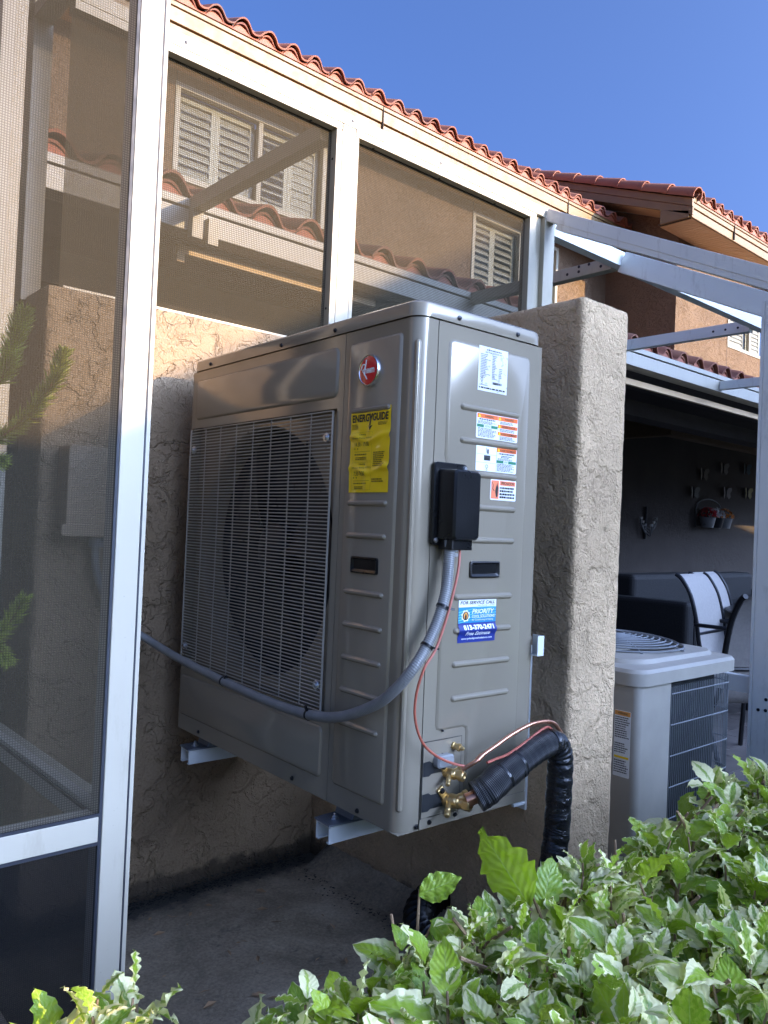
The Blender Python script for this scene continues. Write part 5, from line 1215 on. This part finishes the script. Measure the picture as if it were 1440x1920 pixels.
# corner sheet: wraps left face and near-left corner; louvred coil guard elsewhere
lp = rr3(hw, 0.095, 0, 6)
def arcpath(pts): return pts
sheet = [Vector((cx-hw, cy+hw-0.08, 0)), Vector((cx-hw, cy, 0))] + [Vector((cx-hw+0.022+0.022*cos(radians(a)), cy-hw+0.022+0.022*sin(radians(a)), 0)) for a in range(180, 271, 10)] + [Vector((cx-hw+0.175, cy-hw, 0))]
mb = MB(); mb.loft([[p+Vector((0,0,zb)) for p in sheet], [p+Vector((0,0,zt)) for p in sheet]], close=False, cap=False); mb.build('corner_sheet', MT['cond'], AC, smooth=True, angle=60)
mb = MB(); mb.loft([rr3(hw-0.022,0.09,zb), rr3(hw-0.022,0.09,zt)], cap0=True); mb.build('coil', MT['coil'], AC)
gu = MB(); path = [Vector((cx-hw+0.18, cy-hw, 0)), Vector((cx+hw-0.05, cy-hw, 0))] + [Vector((cx+hw-0.05+0.05*cos(radians(a)), cy-hw+0.05+0.05*sin(radians(a)), 0)) for a in range(270, 361, 10)] + [Vector((cx+hw, cy+hw-0.1, 0))]
acc = 0; nxt = 0
for i in range(len(path)-1):
    a, b = path[i], path[i+1]; l = (b-a).length
    while nxt <= acc+l:
        p = a+(b-a)*((nxt-acc)/l); gu.tube([p+Vector((0,0,zb)), p+Vector((0,0,zt-0.02))], 0.0012, 5, False); nxt += 0.0115
    acc += l
for k in range(8): gu.tube([p+Vector((0,0,zb+0.03+0.0915*k)) for p in path], 0.0022, 5)
tag(gu.build('coil_guard', MT['cond_wire'], AC, smooth=True), kind='stuff')
fg = MB()
for k in range(11):
    r = 0.235-0.0185*k; z = zt+0.070+0.030*max(0,1-(r/0.235)**2)**0.7 if r > 0 else zt+0.1
    fg.tube([(cx+r*cos(2*pi*i/48), cy+r*sin(2*pi*i/48), z) for i in range(49)], 0.0026, 6, False)
for k in range(8):
    a = 2*pi*k/8+0.2; fg.tube([(cx+r*cos(a), cy+r*sin(a), zt+0.067+0.030*max(0,1-(r/0.2351)**2)**0.7) for r in (0.247,0.235,0.22,0.19,0.15,0.10,0.05)], 0.0026, 6)
tag(fg.build('fan_guard', MT['cond_wire'], AC, smooth=True), kind='stuff')
mb = MB(); mb.lathe([(0.23,0.0),(0.23,-0.25)], (cx,cy,zt+0.045), (0,0,1), 28, False, True); mb.build('fan_well', MT['coil'], AC)
mb = MB(); mb.lathe([(0.075,0),(0.07,0.02),(0,0.025)], (cx,cy,zt+0.05), (0,0,1), 20, True, False); mb.build('motor_cap', MT['cond'], AC, smooth=True)
for y_ in (0.20, 0.56):
    pass
# its warning label on the left face (u grows towards the viewer's right, i.e. towards -Y)
am = lambda u, v, w=0.0: Vector((cx-hw-0.001-w, 0.152-u, v))
lb = patch(am, 0.0, 0.052, -0.092, 0.094, 0.0, MT['white'], AC, 'warning_label', r=0.003); lb['label'] = 'tall white label with orange top'
patch(am, 0.001, 0.051, 0.080, 0.093, 0.0004, MT['amber'], lb, 'orange_bar', thick=0.0003)
lettering('WARNING', am, 0.010, 0.0840, 0.032, 0.0055, MT['ink'], lb, 0.0008, 0.01)
microprint(am, 0.003, 0.049, 0.016, 0.078, 10, MT['ink'], lb, 0.0006, 51, 0.5); microprint(am, 0.003, 0.049, -0.026, 0.004, 5, MT['ink'], lb, 0.0006, 52, 0.5); microprint(am, 0.003, 0.049, -0.082, -0.044, 6, MT['ink'], lb, 0.0006, 53, 0.5)
patch(am, 0.003, 0.049, -0.040, -0.034, 0.0004, MT['yellow'], lb, 'yellow_bar', thick=0.0003)
for c in AC.children: c.matrix_parent_inverse = Matrix.Translation(-Vector(AC.location))
# pipe stub and slab
mb = MB(); mb.box(cx-0.42, cx+0.42, cy-0.42, cy+0.42, -0.574, -0.541); tag(mb.build('equipment_slab', MT['concrete'], bevel=0.01), 'low concrete slab under the old condenser', 'slab')

# sling chairs, sofa, side chair in the shade beyond
def sling_chair(name, label, loc, rz, mat):
    t = thing(name, label, 'chair', loc, rz, 'sling chairs on the patio')
    prof = [(0.30,0.40),(0.10,0.385),(-0.12,0.37),(-0.20,0.40),(-0.235,0.50),(-0.26,0.65),(-0.30,0.80),(-0.36,0.90),(-0.40,0.93)]
    pts = catmull([(0,y,z) for y,z in prof], 4)
    mb = MB(); mb.loft([[p+Vector((-0.22,0,0)) for p in pts], [p+Vector((0.22,0,0)) for p in pts]], close=False, cap=False); mb.build('sling', mat, t, smooth=True)
    for s_ in (-1, 1):
        mb = MB(); mb.tube([p+Vector((0.232*s_,0,0)) for p in pts], 0.014, 8); mb.build('side_rail', MT['darkmetal'], t, smooth=True)
        mb = MB(); mb.tube([(0.25*s_,0.27,0.0),(0.25*s_,0.24,0.40),(0.26*s_,0.20,0.60),(0.26*s_,-0.10,0.62),(0.25*s_,-0.26,0.62)], 0.013, 8); mb.build('arm', MT['darkmetal'], t, smooth=True)
        mb = MB(); mb.tube([(0.25*s_,-0.10,0.40),(0.25*s_,-0.32,0.0)], 0.013, 8); mb.build('leg', MT['darkmetal'], t, smooth=True)
    mb = MB(); mb.tube([(-0.23,-0.247,0.56),(0.23,-0.247,0.56)], 0.010, 8); mb.build('cross_bar', MT['darkmetal'], t, smooth=True)
    return t
sling_chair('sling_chair', 'pale grey sling chair left of the other patio chairs', (4.10, 1.14, -0.575), radians(-174), MT['sling'])
sling_chair('sling_chair', 'pale grey sling chair half hidden behind the brownish chair', (4.52, 1.27, -0.575), radians(-174), MT['sling'])
MT['sling2'] = mat_simple('sling_brown', (0.20, 0.18, 0.165), 0.8, 0, 0.08, 60, 0.3, 500)
sling_chair('sling_chair', 'darker brownish sling chair with its back to the camera', (3.13, 0.80, -0.60), radians(-30), MT['sling2'])
tb = thing('patio_table', 'dark patio table between the sling chairs', 'table', (4.75, 1.0, -0.57))
mb = MB(); mb.lathe([(0.55,0.66),(0.56,0.67),(0.56,0.685),(0.55,0.69)], (0,0,0), (0,0,1), 32); mb.build('table_top', MT['darkmetal'], tb, smooth=True, angle=30)
for k in range(4):
    a = radians(45+90*k); mb = MB(); mb.tube([(0.42*cos(a),0.42*sin(a),0),(0.36*cos(a),0.36*sin(a),0.66)], 0.018, 8); mb.build('leg', MT['darkmetal'], tb, smooth=True)
sf = thing('patio_sofa', 'dark wicker sofa against the shaded patio wall', 'sofa', (6.7, 2.85, -0.57))
mb = MB(); mb.box(-0.95, 1.6, 0.12, 0.36, 0.0, 0.80); mb.build('backrest', MT['wicker'], sf, bevel=0.05, seg=3)
mb = MB(); mb.box(-0.95, 1.6, -0.50, 0.115, 0.10, 0.40); mb.build('seat', MT['wicker'], sf, bevel=0.03)
for x in (-1.10, 1.605): mb = MB(); mb.box(x, x+0.145, -0.50, 0.36, 0.0, 0.60); mb.build('armrest', MT['wicker'], sf, bevel=0.04, seg=3)
for i in range(2): mb = MB(); mb.box(-0.93+1.27*i, 0.32+1.27*i, -0.52, 0.10, 0.405, 0.52); mb.build('cushion', MT['wicker'], sf, bevel=0.04, seg=3)

# wall decorations under the roof
YB = 3.297
wc = thing('wall_candelabra', 'dark metal scroll candle holder on the shaded patio wall', 'wall decoration', (6.45, YB, 0.70))
mb = MB(); mb.tube([(0,-0.02,-0.16),(0,-0.02,0.24)], 0.018, 8); mb.build('stem', MT['darkmetal'], wc, smooth=True)
for k in range(6):
    a = radians(-150+60*k*0.98) if k < 6 else 0
    dx = (-1 if k % 2 else 1)*(0.08+0.05*(k//2)); mb = MB(); mb.tube(catmull([(0,-0.03,-0.08+0.03*(k//2)),(dx*0.6,-0.06,-0.12+0.04*(k//2)),(dx,-0.06,-0.04+0.04*(k//2)),(dx,-0.06,0.0+0.04*(k//2))],4), 0.008, 6); ar = mb.build('arm', MT['darkmetal'], wc, smooth=True)
    mb = MB(); mb.lathe([(0.02,0),(0.02,0.03)], (dx,-0.06,0.0+0.04*(k//2)), (0,0,1), 8); mb.build('candle_cup', MT['zinc'], ar, smooth=True)
fbk = thing('flower_basket', 'wire wall basket holding red, white and orange flowers', 'wall planter', (7.80, YB, 0.80))
mb = MB()
for s_ in range(13):
    a = pi*s_/12; mb.tube([(0.36*cos(a)*1.0,-0.02,0.16+0.14*sin(a)),(0.36*cos(a),-0.02,-0.08)] if s_ in (0,12) else [(0.36*cos(a),-0.02,0.16+0.14*sin(a)),(0.36*cos(pi*(s_+1)/12),-0.02,0.16+0.14*sin(pi*(s_+1)/12))], 0.007, 6)
mb.tube([(-0.36,-0.02,-0.08),(0.36,-0.02,-0.08)], 0.008, 6); mb.tube([(-0.36,-0.14,-0.05),(0.36,-0.14,-0.05)], 0.008, 6); mb.build('wire_frame', MT['darkmetal'], fbk, smooth=True)
MT['potgrey'] = mat_simple('zinc_pot', (0.22, 0.22, 0.22), 0.5, 0.2)
for i, (dx, col) in enumerate(((-0.24,(0.45,0.02,0.03)),(0.0,(0.72,0.70,0.70)),(0.24,(0.70,0.22,0.03)))):
    mb = MB(); mb.lathe([(0.075,-0.09),(0.105,0.04),(0.11,0.045)], (dx,-0.13,0), (0,0,1), 16); pt = mb.build('pot', MT['potgrey'] if i != 1 else MT['darkmetal'], fbk, smooth=True, angle=40)
    mf = mat_simple('petals', col, 0.7); mb = MB(); rg = random.Random(i+60)
    for k in range(70):
        v = Vector((rg.gauss(0,1), rg.gauss(0,1), abs(rg.gauss(0,1)))).normalized()*0.11; c = Vector((dx,-0.13,0.06))+v; s_ = 0.022
        e = v.orthogonal().normalized()*s_; g_ = v.cross(e).normalized()*s_; mb.add([c-e-g_*0.4, c+e-g_*0.3+v*0.1, c+g_+v*0.2], [(0,1,2)])
    mb.build('flower_head', mf, pt, fix=False)
cols = [((0.20,0.16,0.12),'brown'),((0.30,0.26,0.22),'grey'),((0.02,0.10,0.15),'blue'),((0.10,0.09,0.05),'olive'),((0.24,0.18,0.16),'dusky'),((0.42,0.33,0.05),'yellow')]
poss = [(7.63,1.32),(8.11,1.42),(8.70,1.46),(7.43,1.10),(8.20,1.14),(8.76,1.17)]
where = ['upper row, left end','upper row, middle','upper row, right end','lower row, left end','lower row, middle','lower row, right end']
for (col, nm), (x, z), wh in zip(cols, poss, where):
    bt = thing('butterfly_ornament', f'small {nm} metal butterfly on the patio wall, {wh}', 'wall decoration', (x, YB, z), 0, 'butterflies on the patio wall')
    m = mat_simple('wing_'+nm, tuple(v*0.45 for v in col), 0.5); 
    for s_ in (-1, 1):
        mb = MB(); mb.loft([[Vector((s_*a*1.05,-0.02-0.03*a/0.1,b*1.05)) for a,b in ((0.0,0.0),(0.05,0.075),(0.10,0.085),(0.115,0.05),(0.08,0.005),(0.095,-0.04),(0.06,-0.075),(0.02,-0.03))]], cap=True); w_ = mb.build('wing', m, bt, fix=False)
        w_.modifiers.new('solid', 'SOLIDIFY').thickness = 0.004
    mb = MB(); mb.tube([(0,-0.025,-0.07),(0,-0.03,0.0),(0,-0.025,0.08)], [0.006,0.012,0.007], 8); mb.build('body', MT['darkmetal'], bt, smooth=True)

KD = (4.995-CAM.y)/(3.3-CAM.y)
for o in [o for o in COL.objects if o.get('category') in ('wall decoration', 'wall planter')]:
    o.location = (CAM.x+(o.location.x-CAM.x)*KD, 4.995, CAM.z+(o.location.z-CAM.z)*KD); o.scale = (1.15, 1.15, 1.15)

# ================================================================== PLANTS
def leaf_mesh(var, L=0.076, Wd=0.042, serr=True):
    mb = MB(); mb.uv = {}; rg = random.Random(100+var)
    n = 13; fold = rg.uniform(0.02, 0.30); curl = rg.uniform(-0.3, 1.5); twist = rg.uniform(-0.5, 0.5); wav = rg.uniform(0.001, 0.006)
    rows = []
    for i in range(n+1):
        t = i/n; w = Wd*0.5*max(0,sin(pi*min(1, t**0.86)))**0.85*(1.0+0.18*(1-t))
        if serr and 0 < i < n: w *= 1.03 if i % 2 else 0.94
        if i == n: w = 0.0005
        if i == 0: w = 0.0012
        ang = -curl*t; y = L*(t if abs(curl) < 1e-3 else sin(curl*t)/curl); z = -L*(1-cos(curl*t))/curl if abs(curl) > 1e-3 else 0
        tw = twist*t
        row = []
        for j, s_ in enumerate((-1, -0.55, 0, 0.55, 1)):
            x = w*s_; dz = abs(x)*fold + wav*sin(9*t*pi+s_*2)*abs(s_)
            row.append((Vector((x*cos(tw)-dz*sin(tw), y, z+dz*cos(tw)+x*sin(tw))), (0.5+0.5*s_, t)))
        rows.append(row)
    for row in rows:
        for p, uv in row: mb.uv[len(mb.v)] = uv; mb.v.append(tuple(p))
    for i in range(n):
        for j in range(4): a = i*5+j; mb.f.append((a,a+1,a+6,a+5))
    return mb
LV = [leaf_mesh(i) for i in range(9)]
LVm = []
for q in LV:
    me = q.mesh('leaf'); me.materials.append(MT['leaf']); me.polygons.foreach_set('use_smooth', [True]*len(me.polygons)); LVm.append(me)
LVg = []
for q in LV[:4]:
    me = q.mesh('leaf'); me.materials.append(MT['leafgreen']); me.polygons.foreach_set('use_smooth', [True]*len(me.polygons)); LVg.append(me)
def leaf_matrix(p, d, roll_, s):
    d = d.normalized(); up = Vector((0,0,1)); sx_ = d.cross(up)
    if sx_.length < 1e-3: sx_ = Vector((1,0,0))
    sx_.normalize(); uz = sx_.cross(d)
    m = Matrix((sx_, d, uz)).transposed().to_4x4() @ Matrix.Rotation(roll_, 4, 'Y') @ Matrix.Scale(s, 4)
    m.translation = p; return m
HG = thing('variegated_hedge', 'low hedge of green and cream variegated leaves in front of the heat pump', 'hedge', (0.3, -0.75, ZG))
rg = random.Random(21)
leaves = []          # (matrix, variant)
twigs = MB()
def top_z(x, y):
    z = 0.085+0.05*mnoise.noise(Vector((x*2.2, y*2.2, 0)))+0.035*mnoise.noise(Vector((x*6, y*6, 4)))
    if x < -0.50: z -= (min(-0.50-x, 0.30))*0.15
    z -= max(0, (y+0.46))*1.0
    z += 0.045*min(max((x+0.02)/0.22, 0), 1)
    if x > 0.35: z += min(x-0.35, 0.6)*0.07
    return z
def shoot(x, y, ztip, h, nleaf, lean=0.35, s0=1.0):
    b = Vector((x+rg.gauss(0,0.02), y+rg.gauss(0,0.02), ztip-h)); t = Vector((x, y, ztip)); a0 = rg.random()*6.28
    twigs.tube([b, (b+t)/2+Vector((rg.gauss(0,0.006),rg.gauss(0,0.006),0)), t], [0.0028,0.0022,0.0014], 5, False)
    for i in range(nleaf):
        u = i/(nleaf-1) if nleaf > 1 else 1
        a = a0+i*2.4+rg.gauss(0,0.25); p = b.lerp(t, 0.30+0.70*u)
        el = radians(-22+88*u**1.5+rg.gauss(0,20)); d = Vector((cos(a)*cos(el), sin(a)*cos(el), sin(el)))
        s = s0*rg.uniform(0.5, 1.15)*(1.0-0.40*u**3)
        leaves.append((leaf_matrix(p+d*0.006, d, rg.gauss(0,0.55), s), rg.randrange(9)))
def in_hedge(x, y):
    edge = -0.415+0.045*mnoise.noise(Vector((x*4,0,7)))
    if x > 0.45: edge += (x-0.45)*0.03
    return y < edge and not (-0.72 < x < -0.655 and y > -0.60)
cnt = 0
for k in range(1150):
    # denser near the camera, thinner far to the right
    x = rg.uniform(-1.0, 1.05) if k < 980 else rg.uniform(0.9, 2.4); y = rg.uniform(-1.0, -0.36) if x < 1 else rg.uniform(-0.9, -0.30)
    if not in_hedge(x, y): continue
    if (Vector((x,y,0.1))-CAM).length < 0.42: continue
    shoot(x, y, top_z(x, y)+rg.gauss(0,0.014), rg.uniform(0.09, 0.17), rg.randint(7, 11))
for k in range(420):      # inner leaves lower down
    x = rg.uniform(-1.0, 1.6); y = rg.uniform(-0.95, -0.40)
    if not in_hedge(x, y) or (Vector((x,y,0.1))-CAM).length < 0.40: continue
    shoot(x, y, top_z(x, y)-rg.uniform(0.08, 0.30), 0.12, 6, s0=1.1)
# picked-out shoots seen in the photograph
shoot(-0.735, -0.36, 0.105, 0.20, 8, s0=1.0); shoot(-0.76, -0.37, 0.10, 0.20, 8, s0=1.0); shoot(-0.705,-0.36,0.075,0.16,7,s0=0.9)
for k_ in range(9): shoot(-0.79+0.014*k_, -0.375+0.02*(k_%3), 0.085+0.02*(k_%2), 0.16, 8, s0=1.05)
green = []
def single(p, d, roll_, s): green.append((leaf_matrix(Vector(p), Vector(d), roll_, s), rg.randrange(4)))
twigs.tube([(-0.355,-0.415,0.02),(-0.350,-0.412,0.085),(-0.345,-0.408,0.140)], [0.0025,0.002,0.0015], 6)
twigs.tube([(-0.362,-0.413,0.02),(-0.375,-0.402,0.075),(-0.380,-0.396,0.115)], [0.0025,0.002,0.0018], 6)
twigs.tube([(-0.352,-0.414,0.06),(-0.337,-0.424,0.10)], [0.002,0.0015], 6)
single((-0.348,-0.410,0.135), (0.62,-0.50,0.35), 1.25, 0.75); single((-0.338,-0.422,0.105), (0.5,-0.45,-0.55), 0.6, 0.95)
single((-0.205,-0.470,0.105), (-0.42,0.37,0.80), 1.45, 1.55); single((-0.190,-0.480,0.10), (0.25,-0.05,0.9), 0.9, 0.9)
for k in range(46):      # bare clipped twig ends
    x = rg.uniform(-0.55, 0.6); y = rg.uniform(-0.8, -0.42); z = top_z(x,y)
    twigs.tube([(x,y,z-0.08),(x+rg.gauss(0,.01),y+rg.gauss(0,.01),z-0.01),(x+rg.gauss(0,.02),y+rg.gauss(0,.02),z+rg.uniform(0.01,0.045))], [0.003,0.0025,0.0022], 5)
for k in range(60):
    x = rg.uniform(-0.85, 1.4); y = rg.uniform(-0.85,-0.42)
    if in_hedge(x,y): twigs.tube([(x+rg.gauss(0,.05),y+rg.gauss(0,.05),ZG),(x+rg.gauss(0,.03),y+rg.gauss(0,.03),-0.2),(x,y,top_z(x,y)-0.06)], [0.008,0.006,0.004], 6, False)
# split: the 300 that show largest become single parts, the rest one mass
inv = M.inverted()
def score(m):
    p = inv @ m.translation
    if p.z > -0.1: return -1
    d = -p.z; px = 720+1502*p.x/d; py = 960-1502*p.y/d
    if px < -20 or px > 1460 or py > 1960: return -1
    return m.to_scale()[0]/d+1.2*(m.translation.z-top_z(m.translation.x, m.translation.y)+0.05)
order = sorted(range(len(leaves)), key=lambda i: -score(leaves[i][0]))
T0 = Matrix.Translation(-Vector(HG.location))
for i in order[:270]:
    m, v = leaves[i]; o = part('leaf', LVm[v], HG); o.matrix_basis = T0 @ m
for m, v in green:
    o = part('leaf', LVg[v], HG); o.matrix_basis = T0 @ m
rest = MB(); rest.uv = {}; rest.rnd = []
for i in order[270:]:
    m, v = leaves[i]; q = LV[v]; o = len(rest.v); mm = T0 @ m; r_ = rg.random()
    for k, p in enumerate(q.v): rest.uv[o+k] = q.uv[k]; rest.v.append(tuple(mm @ Vector(p))); rest.rnd.append(r_)
    rest.f += [tuple(a+o for a in f) for f in q.f]
tag(rest.build('foliage', MT['leaf'], HG, smooth=True, fix=False, angle=180), kind='stuff')
tw = MB(); tw.add([tuple(T0 @ Vector(p)) for p in twigs.v], twigs.f); tag(tw.build('stems', MT['twig'], HG, smooth=True), kind='stuff')

# young pine in the screen room, three sprays reaching into view
PN = thing('potted_pine', 'young pine whose green sprays show through the left screen', 'plant', (-0.86, 0.62, ZG))
Tn = -Vector(PN.location)
def L_(p): return Vector(p)+Tn
mb = MB(); mb.lathe([(0.11,0.0),(0.15,0.26),(0.155,0.27),(0.14,0.27),(0.13,0.24)], (0,0,0.0), (0,0,1), 20); mb.build('pot', MT['black'], PN, smooth=True, angle=40)
mb = MB(); mb.tube([(0,0,0.24),(0.01,0.0,0.8),(0.0,0.01,1.3),(0.005,0,1.75)], [0.016,0.013,0.010,0.005], 8); mb.build('trunk', MT['twig'], PN, smooth=True)
def spray(path, nn, ln, seed):
    r2 = random.Random(seed); P = catmull([L_(p) for p in path], 8)
    mb = MB(); k = len(P); mb.tube(P, [0.0036-0.0022*i/(k-1) for i in range(k)], 6); br = mb.build('branch', MT['twig_red'], PN, smooth=True)
    nd = MB()
    for i in range(nn):
        t = 0.42+0.58*r2.random(); f_ = t*(k-1); i0 = min(int(f_), k-2); p = P[i0].lerp(P[i0+1], f_-i0); tg = (P[i0+1]-P[i0]).normalized()
        q = Vector((r2.gauss(0,1), r2.gauss(0,1), r2.gauss(0,1))); q = (q-tg*q.dot(tg)).normalized()
        d = (tg*r2.uniform(0.5,1.1)+q).normalized(); l = ln*r2.uniform(0.6,1.15)*(1.0 if t < 0.9 else 0.7)
        e = d.cross(Vector((r2.gauss(0,1),r2.gauss(0,1),r2.gauss(0,1)))).normalized()*0.0014
        nd.add([p-e, p+e, p+d*l*0.6+e*0.9+tg*l*0.08, p+d*l+tg*l*0.22, p+d*l*0.6-e*0.9+tg*l*0.08], [(0,1,2,4),(4,2,3)])
    tag(nd.build('needles', MT['needle'], br, fix=False), kind='stuff')
spray([(-0.855,0.62,0.45),(-0.70,0.55,0.66),(-0.625,0.500,0.710),(-0.570,0.456,0.765),(-0.535,0.425,0.835),(-0.522,0.412,0.890)], 850, 0.028, 1)
spray([(-0.70,0.55,0.66),(-0.640,0.505,0.78),(-0.608,0.480,0.84),(-0.596,0.470,0.90),(-0.583,0.459,0.962)], 800, 0.032, 2)
spray([(-0.855,0.62,0.55),(-0.700,0.560,0.64),(-0.640,0.51,0.672),(-0.600,0.478,0.68)], 600, 0.024, 3)
spray([(-0.855,0.62,0.22),(-0.690,0.55,0.31),(-0.625,0.50,0.335),(-0.585,0.470,0.37),(-0.560,0.450,0.425)], 620, 0.026, 4)
spray([(-0.625,0.50,0.335),(-0.598,0.483,0.335),(-0.577,0.467,0.305)], 320, 0.022, 5)

# ================================================================== BEHIND THE CAMERA: what casts the long shade
NH = thing('neighbour_house', 'two storey house behind the camera that shades the side yard', 'house', (8, -9.5, ZG))
yb = -9.0
mb = MB(); mb.loft([[Vector(p+(z,)) for p in ((6.05,-8.9),(20.6,-8.9),(20.6,-12.3),(5.2,-12.3))] for z in (-0.6,4.66)], cap0=True); mb.build('wall', MT['house_stucco'], NH)
z_e, z_r, x_a, x_b = 4.67, 6.09, 7.87, 17.2
mb = MB()
mb.add([(6.0,-8.5,z_e),(21.0,-8.5,z_e),(21.0,-12.5,z_e),(5.12,-12.5,z_e),(x_a,-10.5,z_r),(x_b,-10.5,z_r)], [(0,1,5,4),(1,2,5),(2,3,4,5),(3,0,4),(3,2,1,0)]); mb.build('roof', MT['tile'], NH)
mb = MB(); mb.box(10.2, 15.2, -12.0, -9.0, 4.0, 6.6); mb.build('wall', MT['house_stucco'], NH)  # unseen upper block and roof, added to hide sky glow mirrored in heat pump's side
mb = MB(); mb.add([(9.9,-8.7,6.6),(15.5,-8.7,6.6),(15.5,-12.3,6.6),(9.9,-12.3,6.6),(11.3,-10.5,7.8),(14.3,-10.5,7.8)], [(0,1,5,4),(1,2,5),(2,3,4,5),(3,0,4),(3,2,1,0)]); mb.build('roof', MT['tile'], NH)
for x in (7.5, 10.5, 13.2):
    mb = MB(); mb.box(x-0.6,x+0.6,-8.9,-8.87,0.5,1.5); mb.build('window', MT['shutter'], NH)
keep(NH)
mb = MB(); mb.box(1.55, 2.75, -5.4, -5.0, -0.6, 2.36); tag(mb.build('unseen_light_blocker', MT['blocker_green'], bevel=0.10, seg=3), 'unseen green block added behind the camera to shade the near post', 'light blocker')  # invented block, added only to keep sun off the near post and rail
